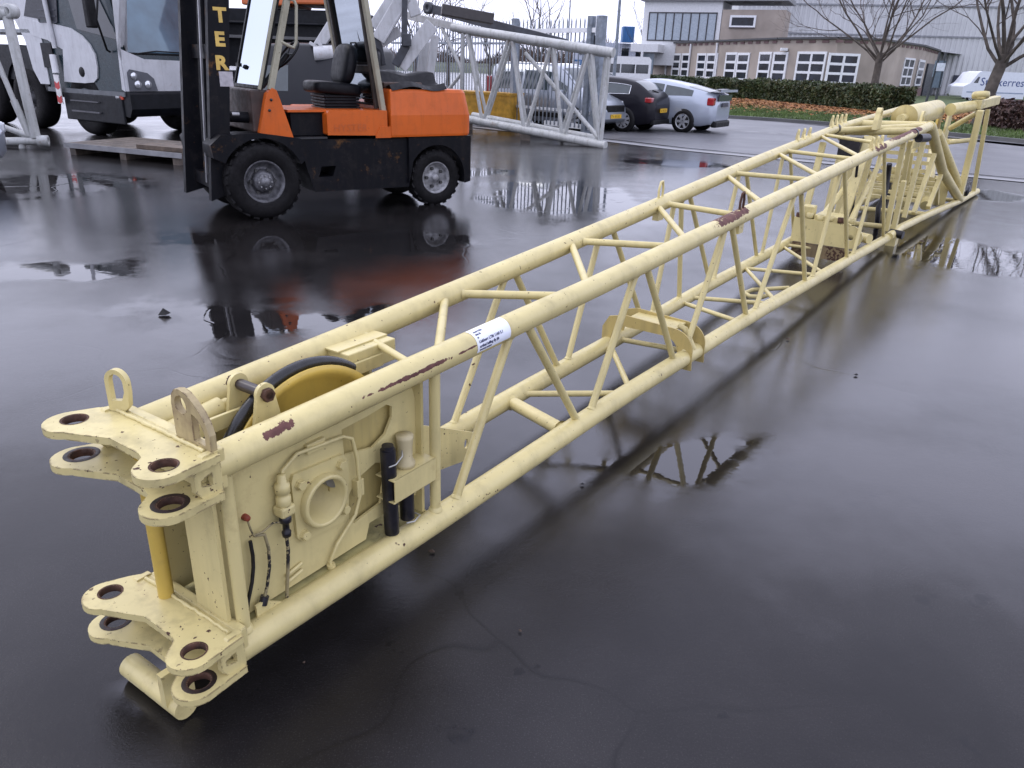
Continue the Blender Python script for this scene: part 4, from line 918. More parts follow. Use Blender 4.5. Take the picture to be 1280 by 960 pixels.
to('side_glass', side([sp_((148, 50)), sp_((96, 36)), sp_((86, 2)), (-1.55, 3.05), (-.62, 3.05)], -.002, .02), DGL, bevel=.004)
wp = [sp_(q) for q in ((28, 22), (45, 27), (68, 30), (88, 35), (102, 44), (112, 55), (119, 68), (122, 84), (122, 98), (118, 103), (106, 104), (81, 102), (79, 62), (60, 50), (40, 44))]
to('white_panel', side(wp, -.012, .02), TWH, bevel=.006)
to('corner_pillar', side([sp_((139, -14)), sp_((150, -14)), (-.04, 1.75), (.02, 1.55), (.02, .96), sp_((153, 112))], -.010, .14), TWH, bevel=.02)
to('front_panel', MB().plate([(.0, .97), (2.55, .97), (2.55, 1.62), (1.6, 1.58), (.5, 1.60), (.16, 1.72), (.0, 1.78)], [], .03, (.042, 0, 0), (0, 1, 0), (0, 0, 1)), TWH, bevel=.01)
to('engine_grille', side([sp_((72, 28)), sp_((30, 20)), sp_((34, -10)), sp_((70, -10))], -.006, .03), plain('grille_dark', (.02, .022, .03), .4), bevel=.006)
for i in range(3): to('grille_louvre', MB().box((-2.62, -.02, 2.25+.12*i), (-1.98, -.006, 2.27+.12*i)), plain('louvre', (.05, .055, .07), .4))
to('rear_panel', side([(-2.7, 1.0), (-2.7, 3.0), (-4.1, 2.75), (-4.3, 2.4), (-3.6, 2.3), (-3.35, 1.9), (-3.25, 1.3), (-3.05, 1.0)], .0, .25), TWH, bevel=.03)
to('tank_cap', MB().lathe([(0, -.012), (.10, -.012), (.11, 0)], (sp_((103, 90))[0], -.004, sp_((103, 90))[1]), (0, 1, 0), 20), BLACK)
to('lower_band', MB().box((-2.75, -.03, .86), (.0, .6, .95)), plain('band_grey', (.14, .15, .16), .5))
to('step_box', MB().box((-2.2, -.03, .30), (-.12, .02, .86)), DARK, bevel=.02); to('step_tread', MB().box((-1.9, -.08, .48), (-.9, .1, .51)).box((-1.9, -.08, .70), (-.9, .1, .72)), plain('step_grey', (.10, .10, .11), .5))
to('bumper', side([(-.35, .50), (.03, .45), (.14, .62), (.13, .96), (.0, .97), (-.5, .93)], .0, 2.55), DARK, bevel=.05)
to('marker_lamp', MB().box((-.33, -.03, .80), (-.20, .01, .89)), WHITE, bevel=.01); to('marker_lamp', MB().box((-.18, -.03, .80), (-.08, .01, .89)), plain('orange_lens', (.55, .06, .02), .3), bevel=.01)
# front face
to('windscreen', MB().quad(( .012, .14, 1.72), (.012, 2.42, 1.72), (-.33, 2.38, 3.06), (-.33, .18, 3.06)), WGL)
to('screen_seal', MB().path([(.014, .12, 1.70), (.014, 2.44, 1.70), (-.33, 2.40, 3.08), (-.33, .16, 3.08)], .022, 6, closed=True), BLACK)
to('wiper', MB().path([(.05, .35, 1.70), (.07, .8, 1.76), (.06, 1.6, 1.74)], .015, 6), BLACK)
hl = to('headlight', side([(0, 0)]*0+[(.06, 1.02), (.74, 1.02), (.66, 1.24), (.52, 1.36), (.12, 1.42), (.06, 1.36)], 0, 0) if False else MB().plate([(.06, .98), (.72, .98), (.66, 1.22), (.52, 1.33), (.12, 1.40), (.06, 1.34)], [], .05, (.050, 0, 0), (0, 1, 0), (0, 0, 1)), plain('lamp_housing', (.10, .105, .12), .35), bevel=.01)
for y, z, r_ in ((.19, 1.27, .065), (.26, 1.10, .075), (.50, 1.10, .075)):
    to('lamp_lens', MB().lathe([(0, .05), (r_*.6, .045), (r_, .03), (r_*1.1, .015)], (.07, y, z), (1, 0, 0), 20), plain('lens_chrome', (.7, .72, .75), .12, .6), hl)
to('mirror_arm', MB().path([(-.15, -.02, 2.9), (.05, -.28, 2.85), (-.1, -.32, 2.3), (-.25, -.10, 1.75), (-.3, -.01, 1.72)], .022, 8), BLACK)
to('mirror', MB().box((-.35, -.42, 2.15), (-.2, -.22, 2.75)), BLACK, bevel=.03)
to('exhaust_pole', MB().tube((-2.15, -.06, 1.75), (-2.28, -.06, 3.6), .045), TWH)
to('recess', side([(-2.75, 1.35), (-2.35, 1.35), (-2.35, 1.85), (-2.75, 1.85)], -.02, .02), DARK)
tk_w = [(-1.45, .22), (-1.45, 2.33), (-3.75, .25), (-3.75, 2.3), (-5.5, .25)]
for x, y in tk_w: wheel(tk, (x, y, .66), .66, .42, .30, plain('rim_dark', (.06, .06, .065), .5), -1 if y < 1 else 1, lugs=8, hub=.1)
to('wheel_arch', side([(-4.6, 1.0)]+[(-3.75-.82*math.cos(a), .66+.86*math.sin(a)) for a in np.linspace(.2, 2.94, 14)]+[(-2.8, 1.0), (-2.8, 1.75), (-4.6, 1.8)], .05, .6), DARK)
to('chassis_frame', MB().box((-9, .55, .7), (-.3, 2.0, 1.05)).box((-9, .1, 1.05), (-3.2, 2.5, 1.55)), DARK)
to('deck_plate', MB().box((-9, .0, 2.05), (-2.75, 2.5, 2.12)), plain('deck_alu', (.30, .32, .33), .4, .4, var=.2))
# chevron marker board
ch = to('chevron_board', MB().box((-2.30, -.12, .62), (-2.12, -.10, 1.22)), plain('chevron_white', (.75, .74, .73), .4))
RED = plain('chevron_red', (.50, .03, .03), .4)
for z in (.66, .95): to('chevron_stripe', MB().quad((-2.30, -.122, z), (-2.21, -.122, z-.04+.0), (-2.21, -.122, z+.09), (-2.30, -.122, z+.14)).quad((-2.21, -.122, z-.04), (-2.12, -.122, z), (-2.12, -.122, z+.14), (-2.21, -.122, z+.09)), RED, ch)
to('board_roll', MB().tube((-2.2, -.10, 1.25), (-2.24, -.08, 1.62), .07), WHITE)
# ------------------------------------------------------------------ timber mat in front of the carrier
pa = G(196, 195); pt_ = thing('timber_mat', 'wet wooden crane mat lying on the ground before the white carrier', 'wooden mat', (pa[0], pa[1], 0), R(-22))
WOOD = plain('wet_wood', (.13, .105, .085), .45, var=.3, scale=5, bmp=.3); EDG = plain('mat_edge', (.30, .30, .31), .5)
for i in range(6): obj('plank', MB().box((-1.35, -.75+.25*i, .14), (1.35, -.75+.25*i+.235, .20)), WOOD, pt_, bevel=.006)
for x in (-1.2, 0, 1.2): obj('bearer', MB().box((x-.07, -.74, 0), (x+.07, .72, .138)), WOOD, pt_)
obj('edge_strip', MB().box((-1.36, -.775, .12), (1.36, -.755, .205)), EDG, pt_)
obj('plank', MB().box((.3, -.70, .205), (1.4, -.35, .28)), plain('wet_wood_dark', (.16, .12, .09), .5, var=.3, scale=5), pt_, bevel=.006)
# ------------------------------------------------------------------ grey tube frame at the left edge
GREYP = paint('weathered_grey', (.50, .51, .50), .42, chip=.72, chipc=(.10, .08, .06), dirt=.55, dirtc=(.16, .17, .11))
lf = G(55, 186); LFP = vplane(lf, lf+np.array([-1, -.05, 0]))
lft = thing('tube_frame', 'light grey tubular jib end frame standing before the carrier wheel', 'steel frame', (0, 0, 0))
def lfw(px, off=0): return LFP.world(*px, off)
def lo_(name, a, b, r): return obj(name, MB().tube(lfw(a), lfw(b), r), GREYP, lft)
lo_('leg', (6, 8), (45, 172), .085); lo_('bottom_tube', (-40, 178), (52, 176), .075); lo_('strut', (-6, 70), (17, 125), .045); lo_('strut', (17, 125), (37, 170), .06); lo_('strut', (-20, 150), (42, 172), .05)
obj('pivot_eye', MB().lathe([(.06, -.09), (.12, -.09), (.12, .09), (.06, .09), (.06, -.09)], lfw((13, 14)), (0.2, 1, 0), 18), GREYP, lft); lo_('top_tube', (-40, 24), (10, 16), .10)
obj('pivot_eye', MB().lathe([(.04, -.09), (.10, -.09), (.10, .09), (.04, .09), (.04, -.09)], lfw((54, 176)), (1, .3, 0), 18), GREYP, lft); lo_('foot', (28, 180), (28, 193), .06)
# ------------------------------------------------------------------ white crane frame behind the forklift
WF = paint('crane_white', (.55, .56, .57), .4, chip=.74, chipc=(.12, .09, .07), dirt=.4, dirtc=(.22, .21, .17)); DG = plain('crane_dark_grey', (.045, .05, .06), .45, var=.2)
wfY = 15.6; wfo = atY(470, 150, wfY); WFP = vplane((wfo[0], wfY, 0), (wfo[0]+1, wfY+.15, 0))
wf = thing('crane_superstructure', 'white painted crane arm and linkage standing behind the forklift cab', 'crane', (0, 0, 0))
def wfb(name, a, b, wpx, th=.16, off=0.0, mat=None):
    A, B = WFP.world(*a, off), WFP.world(*b, off); return obj(name, MB().beam(A, B, th, wpx*wfY/955, (0, 1, 0)) if False else MB().beam(A, B, wpx*wfY/900, th, tuple([*WFP.n, 0])), mat or WF, wf, bevel=.012)
wfb('arm', (340, 165), (402, 86), 12, .3); wfb('arm', (396, 62), (432, 5), 11, .25); wfb('arm', (466, 34), (492, -6), 10, .2); wfb('arm_plate', (473, 50), (506, -6), 15, .1, -.3); wfb('plate_flange', (479, 54), (514, -4), 2.5, .2, -.3)
obj('cross_tube', MB().tube(WFP.world(393, 67, -.3), WFP.world(425, 66, -.3), .13, n=20), WF, wf); obj('support_tube', MB().tube(WFP.world(402, 72, -.2), WFP.world(410, 112, -.2), .09), WF, wf)
obj('hook', MB().beam(WFP.world(387, 53, -.3), WFP.world(398, 60, -.3), .1, .05).beam(WFP.world(404, 60, -.3), WFP.world(397, 52, -.3), .1, .05), WF, wf)
wfb('slewing_plate', (500, 84), (540, 30), 15, .12, -.4); wfb('side_panel', (536, 100), (544, 44), 9, .3, .2); wfb('side_panel', (527, 100), (534, 52), 14, .08, .6)
wfb('arm_tube', (476, 54), (500, 38), 10, .12, -.2); wfb('link', (505, 55), (506, -5), 6, .1, -.5, DG); wfb('valve_block', (503, 50), (514, 50), 12, .14, -.55, DG); wfb('strut', (494, 82), (508, 56), 9, .12, -.45, DG)
wfb('strut', (470, 38), (478, 82), 8, .12, -.2, DG); wfb('upper_arm', (512, -4), (520, 20), 12, .2, .2); wfb('base', (350, 165), (560, 168), 30, 1.2, .6, DG)
wfb('tail_boom', (552, 12), (616, 24), 11, .4, .9, plain('boom_dark', (.05, .045, .045), .5))
# ------------------------------------------------------------------ orange crane body and dark van behind the forklift seat
oc = atY(380, 120, 19.0); och = thing('orange_crane', 'orange counterweight over a black crane chassis behind the forklift', 'crane', (oc[0], 19.0, 0), R(-8))
obj('counterweight', MB().box((-1.2, -.3, 2.78), (-.15, 1.2, 3.9)).box((-.13, -.3, 2.82), (1.0, 1.2, 3.9)), paint('crane_orange', (.62, .16, .05), .45, chip=.75, dirt=.3), och, bevel=.04)
obj('chassis', MB().box((-2.2, -.1, 1.5), (1.3, 1.4, 2.72)).box((-2.2, -.2, .5), (1.2, 1.4, 1.4)).box((-2.1, -.32, 2.4), (1.0, -.1, 2.45)), DARK, och, bevel=.02)
obj('catwalk', MB().box((-2.2, -.45, 2.1), (1.0, -.1, 2.16)), plain('catwalk', (.10, .10, .10), .5), och)
for x in (-1.6, .6): wheel(och, (x, -.05, .55), .55, .35, .26, DARK, -1)
# ------------------------------------------------------------------ long grey lattice jib by the fence
gj0 = G(757, 185); GJP = vplane(gj0, np.array([-1.35, 21.2, 0]))
gj = thing('grey_lattice_jib', 'weathered light grey lattice jib section resting tilted along the palisade gate', 'crane jib', (0, 0, 0))
def gw(px, off=0.0): return GJP.world(*px, off)
GJ_OFF = 1.25 if GJP.n[1] > 0 else -1.25
def gjt(name, a, b, r, off=0.0, off2=None, caps=True): return obj(name, MB().tube(gw(a, off), gw(b, off if off2 is None else off2), r, n=14, caps=caps), GREYP, gj)
gjt('chord', (566, 34), (767, 66), .105); gjt('chord', (585, 149), (757, 182), .10)
obj('end_bar', MB().beam(gw((508, 19)), gw((567, 33)), .10, .18, (0, 0, 1)), GREYP, gj, bevel=.01)
NV = np.array([*GJP.n, 0])*GJ_OFF+np.array([*GJP.d, 0])*.85
obj('chord', MB().tube(gw((566, 34))+NV, gw((767, 66))+NV, .10), GREYP, gj)
obj('chord', MB().tube(gw((585, 149))+NV, gw((757, 182))+NV, .10), GREYP, gj)
for a, b in [((552, 34), (577, 87)), ((556, 118), (577, 92)), ((579, 40), (576, 135)), ((584, 40), (602, 148)), ((605, 149), (636, 48)), ((640, 48), (654, 158)), ((659, 160), (689, 56)), ((692, 56), (702, 168)), ((706, 169), (737, 63)), ((740, 63), (749, 178)), ((751, 179), (762, 68))]:
    gjt('brace', a, b, .045)
NV = np.array([*GJP.n, 0])*GJ_OFF+np.array([*GJP.d, 0])*.85
near_top = [gw(p) for p in ((579, 38), (638, 46), (690, 54), (739, 61), (764, 65))]; near_bot = [gw(p) for p in ((579, 148), (604, 153), (657, 163), (704, 172), (751, 181))]
for i in range(4):
    obj('brace', MB().tube(near_top[i]+NV, near_bot[i+1]+NV, .045), GREYP, gj); obj('brace', MB().tube(near_bot[i+1]+NV, near_top[i+1]+NV, .045), GREYP, gj)
for i in range(5):
    obj('cross_brace', MB().tube(near_top[i], near_top[i]+NV, .04), GREYP, gj); obj('cross_brace', MB().tube(near_bot[i], near_bot[i]+NV, .04), GREYP, gj)
    if i < 4:
        obj('cross_brace', MB().tube(near_bot[i], near_bot[i+1]+NV, .035), GREYP, gj); obj('cross_brace', MB().tube(near_top[i], near_top[i+1]+NV, .035), GREYP, gj)
obj('cross_diagonal', MB().tube(gw((656, 66))+NV*.4, gw((748, 172)), .05), GREYP, gj)
for p in (near_bot[2], near_bot[2]+NV, near_bot[0]+NV): obj('support_block', MB().box((p[0]-.12, p[1]-.12, 0), (p[0]+.12, p[1]+.12, p[2]-.09)), WOOD, gj)
# dark pendant bar lying along the top of it
pb = thing('pendant_bar', 'long dark grey steel pendant bar lying over the grey lattice jib', 'steel bar', (0, 0, 0))
obj('bar', MB().beam(gw((532, 9), .4*GJ_OFF), gw((708, 55), .35*GJ_OFF), .06, .22, (0, 0, 1)), DG, pb, bevel=.01)
obj('pivot_eye', MB().lathe([(.05, -.07), (.15, -.07), (.15, .07), (.05, .07), (.05, -.07)], gw((536, 10), .4*GJ_OFF), tuple([*GJP.n, 0]), 18), DG, pb)
# yellow steel box beside it
yb = G(606, 163); ybx = thing('ballast_box', 'yellow steel box with a small reflector under the grey lattice jib', 'steel box', (yb[0], yb[1]+1.2, 0), R(-28))
obj('box_body', MB().box((-1.8, 0, .12), (.75, .9, .95)), plain('box_yellow', (.50, .27, .03), .5, var=.2), ybx, bevel=.02); obj('rim', MB().box((-1.82, -.02, .90), (.77, .92, .97)), plain('box_yellow', (.5, .27, .03)), ybx)
obj('reflector', MB().box((.02, -.025, .42), (.09, -.003, .56)), plain('orange_reflector', (.8, .25, .03), .3), ybx); obj('skid', MB().box((-1.6, .05, 0), (-1.4, .85, .12)).box((.35, .05, 0), (.55, .85, .12)), WOOD, ybx)
# ------------------------------------------------------------------ palisade fence and sliding gate
fg0, fg1 = G(742, 173), np.array([-4.6, 29.2, 0]); FNP = vplane(fg0, fg1); FL = np.linalg.norm((fg1-fg0)[:2]); FH = 2.95
GALV = plain('galvanised', (.22, .25, .29), .5, .3, var=.2)
def fpt(k, z, off=0): p = FNP.p0+FNP.d*k+FNP.n*off; return (p[0], p[1], z)
gate = thing('sliding_gate', 'grey palisade sliding gate with white rails and two posts', 'gate', (0, 0, 0)); fen_ = thing('palisade_fence', 'long grey palisade fence of pointed pickets behind the grey jib', 'fence', (0, 0, 0))
pk = MB(); w_ = .055
pk.add([(-w_/2, 0, 0), (0, .012, 0), (w_/2, 0, 0), (-w_/2, 0, 2.62), (0, .012, 2.72), (w_/2, 0, 2.62)], [(0, 1, 4, 3), (1, 2, 5, 4), (3, 4, 5)])
pick_me = None; ang_f = math.atan2(FNP.d[1], FNP.d[0])
GL = 3.4; k = .28; i = 0
while k < FL:
    par = gate if k < GL else fen_
    if pick_me is None: o = obj('picket', pk, GALV, par); pick_me = o
    else: o = ocopy(pick_me, par)
    p = fpt(k, .22); o.location = p; o.rotation_euler = (0, 0, ang_f)
    k += .165 if k < GL else .15
obj('gate_rail', MB().beam(fpt(0, 2.62, .03), fpt(GL, 2.62, .03), .06, .11), WHITE, gate); obj('gate_rail', MB().beam(fpt(.1, .62, -.05), fpt(GL, .62, -.05), .06, .07), WHITE, gate); obj('gate_rail', MB().beam(fpt(.0, .25, -.05), fpt(GL*.6, .25, -.05), .08, .12), WHITE, gate)
for kk, wdt in ((0, .20), (.36, .16), (GL+.05, .16)): obj('post', MB().beam(fpt(kk, 0), fpt(kk, FH), wdt, wdt, tuple([*FNP.d, 0])), GALV, gate, bevel=.01)
obj('gate_motor', MB().cbox(fpt(.25, 2.35, -.1), (.10, .10, .30)), BLACK, gate)
for z in (.45, 2.3): obj('rail', MB().beam(fpt(GL, z, .03), fpt(FL, z, .03), .04, .06), GALV, fen_)
for kk in (GL+2.6, GL+5.2): obj('post', MB().beam(fpt(kk, 0), fpt(kk, 2.75), .10, .10), GALV, fen_)

# ------------------------------------------------------------------ vehicles
def smooth_interp(xs, ys):
    xs = np.array(xs, float); ys = np.array(ys, float)
    d = np.diff(ys)/np.diff(xs); m_ = np.zeros(len(xs)); m_[0], m_[-1] = d[0], d[-1]
    for i in range(1, len(xs)-1): m_[i] = 0 if d[i-1]*d[i] <= 0 else 2*d[i-1]*d[i]/(d[i-1]+d[i])
    def f(x):
        x = min(max(x, xs[0]), xs[-1]); i = min(int(np.searchsorted(xs, x, 'right'))-1, len(xs)-2); h = xs[i+1]-xs[i]; t = (x-xs[i])/h
        return ys[i]*(1+2*t)*(1-t)**2+h*m_[i]*t*(1-t)**2+ys[i+1]*t*t*(3-2*t)+h*m_[i+1]*t*t*(t-1)
    return f
def car(name, label, loc, rz, L_, W_, top, belt, side_win, wr, wx, paint_, glass_, group, rimm, screen=None, rear=None, sill=.20, rail=None, chrome=False, plate=None, tails=None, heads=None, spokes=7, cat='car'):
    """local x forward, origin mid length on the ground"""
    c = thing(name, label, cat, loc, rz, group)
    ft = smooth_interp(*zip(*top)); fbt = smooth_interp(*zip(*belt))
    def sec(x):
        u = x/(L_/2); zt = ft(x); zb = min(fbt(x), zt-.03); wf_ = W_/2*(1-.16*abs(u)**5); k = min(1, max(0, (zt-zb)/.42)); zl = sill+.10*max(0, abs(u)-.8)/.2
        return [(wf_*.86, zl), (wf_*.97, zl+.08), (wf_*1.0, zl+.28), (wf_*.992, (zl+.28+zb)/2+.03), (wf_*.965, zb), (wf_*(.93-.17*k), zt-.075*(.3+.7*k)), (wf_*(.80-.15*k), zt-.022*(.3+.7*k)), (wf_*.4, zt-.004), (0, zt)]
    base_sec = sec
    def sec(x):
        u = abs(x)/(L_/2); h = base_sec(x); e = max(0, (u-.93)/.07); k = math.sqrt(max(0, 1-.42*e*e)); zm = .62
        return [(y*k, zm+(z-zm)*(k if z < zm else .25*k+.75)) for y, z in h]
    xs = np.concatenate([np.linspace(-L_/2, -L_*.465, 6), np.linspace(-L_*.46, L_*.46, 40), np.linspace(L_*.465, L_/2, 6)]); rows = []
    for x in xs:
        h = sec(x); rows.append([(x, -y, z) for y, z in h]+[(x, y, z) for y, z in reversed(h[:-1])])
    mb = MB().grid(rows)
    for r_ in (rows[0], rows[-1]): mb.add(r_, [tuple(range(len(r_)))], False)
    mb.grid([[rows[i][0], rows[i][-1]] for i in range(len(rows))])
    body = obj('body', mb, paint_, c)
    def sp2(x, v, sgn, off=.006):
        h = sec(x); a, b = np.array(h[4]), np.array(h[5]); p = a+(b-a)*v; return (x, sgn*(p[0]+off), p[1]+off*.3)
    for sgn in (-1, 1):
        for (xa, xb, v0, v1) in side_win:
            xx = np.linspace(xa, xb, 10)
            def vlim(x): return (v0, v1)
            g = obj('side_window', MB().grid([[sp2(x, v0+(v1-v0)*t, sgn) for t in np.linspace(0, 1, 4)] for x in xx]), glass_, c)
            if chrome:
                ed = [sp2(x, v0-.05, sgn, .010) for x in xx]+[sp2(x, v1+.04, sgn, .010) for x in reversed(xx)]
                obj('window_trim', MB().path(ed, .011, 5, closed=True), CHR, g)
    def tp(x, v, off=.008):
        h = sec(x); ys = [q[0] for q in h[5:]]; zs = [q[1] for q in h[5:]]; y = abs(v)*ys[0]
        return (x, math.copysign(y, v), np.interp(y, ys[::-1], zs[::-1])+off)
    if screen: obj('windscreen', MB().grid([[tp(x, v) for v in np.linspace(-.93, .93, 9)] for x in np.linspace(*screen, 8)]), glass_, c)
    if rear: obj('rear_window', MB().grid([[tp(x, v) for v in np.linspace(-.88, .88, 9)] for x in np.linspace(*rear, 8)]), glass_, c)
    for x in wx:
        for sgn in (-1, 1):
            y = sgn*(W_/2*.97)
            obj('wheel_arch', MB().lathe([(wr*1.10, -.12), (wr*1.10, .015), (0, .015)] if sgn > 0 else [(wr*1.10, .12), (wr*1.10, -.015), (0, -.015)], (x, y, wr*1.03), (0, 1, 0), 28), BLACK, c)
            wheel(c, (x, y-sgn*.05, wr), wr, .20, wr*.68, rimm, sgn, spokes=spokes, hub=.04)
    def patch(name_, x, y0, y1, z0, z1, mat_, th=.03):
        return obj(name_, MB().box((x-th/2, min(y0, y1), z0), (x+th/2, max(y0, y1), z1)), mat_, c, bevel=.012)
    for sgn in (-1, 1):
        for xd in (side_win[0][1]+.03, side_win[min(1, len(side_win)-1)][1]+.03):
            hh = sec(xd); obj('door_seam', MB().path([(xd, sgn*(y+.002), z) for y, z in hh[1:5]], .007, 4), BLACK, c)
        for xd in (side_win[0][1]+.15, side_win[min(1, len(side_win)-1)][1]-.75):
            hh = sec(xd); obj('door_handle', MB().cbox((xd, sgn*(hh[4][0]+.012), hh[4][1]-.09), (.18, .03, .03)), paint_, c, bevel=.008)
    obj('bumper_trim', MB().box((-L_/2-.015, -W_*.36, sill+.03), (-L_/2+.1, W_*.36, sill+.16)), BLACK, c, bevel=.02)
    if tails:
        for sgn in (-1, 1): 
            x, yi, yo, z0, z1 = tails; obj('tail_light', MB().box((x-.05, min(sgn*yi, sgn*yo), z0), (x+.16, max(sgn*yi, sgn*yo), z1)), TAIL, c, bevel=.03)
    if heads:
        for sgn in (-1, 1):
            x, yi, yo, z0, z1 = heads; obj('headlight', MB().box((x-.25, min(sgn*yi, sgn*yo), z0), (x+.02, max(sgn*yi, sgn*yo), z1)), LENS, c, bevel=.04)
    if plate:
        x, z, m_, ch_ = plate; s_ = 1 if x > 0 else -1
        pl = obj('number_plate', MB().box((x-.012, -.26, z-.055), (x+.012, .26, z+.055)), m_, c); t_ = MB()
        put_text(t_, ch_, .10, lambda a, b: (x+s_*.014, s_*(a-.24), z-.035+b), 1.05); obj('plate_text', t_, BLACK, pl)
    for sgn in (-1, 1): obj('door_mirror', MB().cbox((side_win[-1][1]-.12, sgn*(W_/2+.05), fbt(side_win[-1][1]-.1)+.06), (.10, .16, .11)), paint_, c, bevel=.03)
    if rail:
        for sgn in (-1, 1): obj('roof_rail', MB().path([tp(x, sgn*.9, .03) for x in np.linspace(*rail, 8)], .016, 6), CHR, c)
    return c, sec, tp
CHR = plain('chrome', (.75, .76, .78), .15, .8, var=.05); TAIL = plain('tail_red', (.35, .012, .015), .15, var=.1, coat=1); LENS = plain('head_lens', (.55, .57, .6), .08, .4, var=.1, coat=1)
NPY = plain('plate_yellow', (.75, .45, .03), .45, var=.05); CGL = plain('car_glass', (.035, .05, .055), .05, var=.1, spec=.9)
def carpaint(n, c, metal=.35):
    M, t, b = newmat(n); b.inputs['Base Color'].default_value = (*c, 1); b.inputs['Metallic'].default_value = metal; b.inputs['Roughness'].default_value = .32
    b.inputs['Coat Weight'].default_value = .7 if c[0] > .03 else .12; b.inputs['Specular IOR Level'].default_value = .5 if c[0] > .03 else .2; b.inputs['Coat Roughness'].default_value = .06; MATS[n] = M
    tc = nd(t, 'ShaderNodeTexCoord'); g = noise(t, tc.outputs['Object'], 2.0, 2); t.links.new(mixc(t, mth(t, 'MULTIPLY', ramp(t, g, .45, .75), .25), c, tuple(x*.8+.01 for x in c)), b.inputs['Base Color']); return M
SIL = carpaint('silver_car', (.34, .37, .42), .5); BLK = carpaint('black_car', (.006, .0055, .010), .0); LSIL = carpaint('pale_silver', (.38, .42, .49), .4)
ALU = plain('alloy', (.5, .51, .53), .3, .6, var=.08)
def place(wheel_xy, heading, wx_, wside, W_):
    """thing origin from one wheel's ground point"""
    h = np.array(heading, float); h /= np.linalg.norm(h); l = np.array([-h[1], h[0]])
    o = np.array(wheel_xy[:2])-h*wx_-l*wside*(W_/2*.97); return (o[0], o[1], 0), math.atan2(h[1], h[0])
# black hatchback: rear wheel seen, headed away to the left
hd = (-.86, .51); p, a = place(G(778, 166.5)+np.array([.05, .55, 0]), hd, -1.33, 1, 1.81)
hatch_top = [(-2.2, .80), (-2.16, .98), (-1.95, 1.16), (-1.5, 1.42), (-1.0, 1.50), (-.2, 1.53), (.4, 1.45), (1.1, 1.05), (1.7, .95), (2.05, .82), (2.2, .62)]
hatch_belt = [(-2.2, .78), (-1.5, 1.04), (0, .99), (1.1, .93), (2.2, .6)]
c1, s1, t1 = car('black_hatchback', 'black hatchback with chrome window trim and alloy wheels parked beside the gate', p, a, 4.4, 1.81, hatch_top, hatch_belt, [(-1.45, -.62, .10, .72), (-.56, .25, .08, .86), (.30, .85, .06, .55)], .33, (-1.33, 1.35), BLK, CGL, 'cars parked by the road', ALU, (.45, 1.08), (-1.92, -1.5), chrome=True, plate=(-2.235, .62, NPY, 'SX 40 GH'), tails=(-2.09, .50, .82, .84, .98), heads=(2.1, .5, .8, .62, .75), spokes=9)
obj('rear_wiper', MB().path([(-2.02, .0, 1.12), (-1.97, .35, 1.17)], .015, 6), BLACK, c1)
# pale silver liftback: rear to the right
hd2 = (-.84, .55); p, a = place(G(843, 167.5)+np.array([.35, .75, 0]), hd2, -1.30, 1, 1.74)
lift_top = [(-2.22, .85), (-2.18, 1.12), (-2.0, 1.17), (-1.5, 1.28), (-.9, 1.40), (-.1, 1.49), (.5, 1.42), (1.2, 1.08), (1.8, .92), (2.22, .65)]
c2, s2, t2 = car('silver_liftback', 'pale silver liftback car with a rear spoiler parked by the road', p, a, 4.45, 1.745, lift_top, [(-2.22, .84), (-1.4, 1.03), (0, .97), (1.2, .92), (2.2, .62)], [(-1.5, -.6, .06, .88), (-.54, .3, .06, .90), (.36, .95, .06, .6)], .32, (-1.30, 1.40), LSIL, CGL, 'cars parked by the road', ALU, (.5, 1.15), (-1.95, -1.3), plate=(-2.262, .82, plain('plate_dark', (.05, .05, .07), .4), ' '), tails=(-2.13, .60, .80, .80, 1.02), heads=(2.1, .5, .8, .65, .8), spokes=6)
obj('spoiler', MB().grid([[(x, y, 1.20+.07*(1-abs(y)/.8*.3)-(.03 if x > -2.1 else 0)) for y in np.linspace(-.70, .70, 9)] for x in (-1.9, -2.1, -2.36)]).box((-2.36, -.70, 1.18), (-2.32, .70, 1.25)), LSIL, c2); obj('tailgate_glass', MB().box((-2.255, -.56, .93), (-2.235, .56, 1.10)), CGL, c2)
obj('rear_diffuser', MB().box((-2.27, -.6, .18), (-2.1, .6, .34)), BLACK, c2, bevel=.03)
# silver compact van behind the gate, nose to the right
hd3 = (.76, -.65); nose = np.array([2.28, 22.95]); h3 = np.array(hd3)/np.linalg.norm(hd3); l3 = np.array([-h3[1], h3[0]])
p3_ = nose-h3*2.2+l3*.70
van_top = [(-2.2, .9), (-2.18, 1.5), (-2.05, 1.76), (-1.4, 1.82), (0, 1.82), (.6, 1.72), (1.25, 1.22), (1.65, 1.02), (2.05, .85), (2.2, .6)]
c3, s3, t3 = car('compact_van', 'silver compact van with black lower trim parked behind the palisade gate', (p3_[0], p3_[1], 0), math.atan2(h3[1], h3[0]), 4.4, 1.80, van_top, [(-2.2, 1.0), (0, 1.05), (1.2, .98), (2.2, .58)], [(-1.9, -.75, .05, .72), (-.65, .35, .05, .8), (.45, 1.0, .05, .55)], .32, (-1.35, 1.35), SIL, CGL, 'cars parked by the road', ALU, (.65, 1.28), None, plate=(2.215, .45, NPY, 'TV 83 LK'), heads=(2.06, .48, .8, .68, .86), tails=(-2.15, .72, .86, .9, 1.4), rail=(-1.6, .4))
obj('grille', MB().box((2.06, -.45, .55), (2.205, .45, .75)), BLACK, c3, bevel=.03)
for sgn in (-1, 1): obj('side_trim', MB().box((-1.0, sgn*.895-.012, .34), (1.0, sgn*.895+.012, .48)), BLACK, c3, bevel=.01)
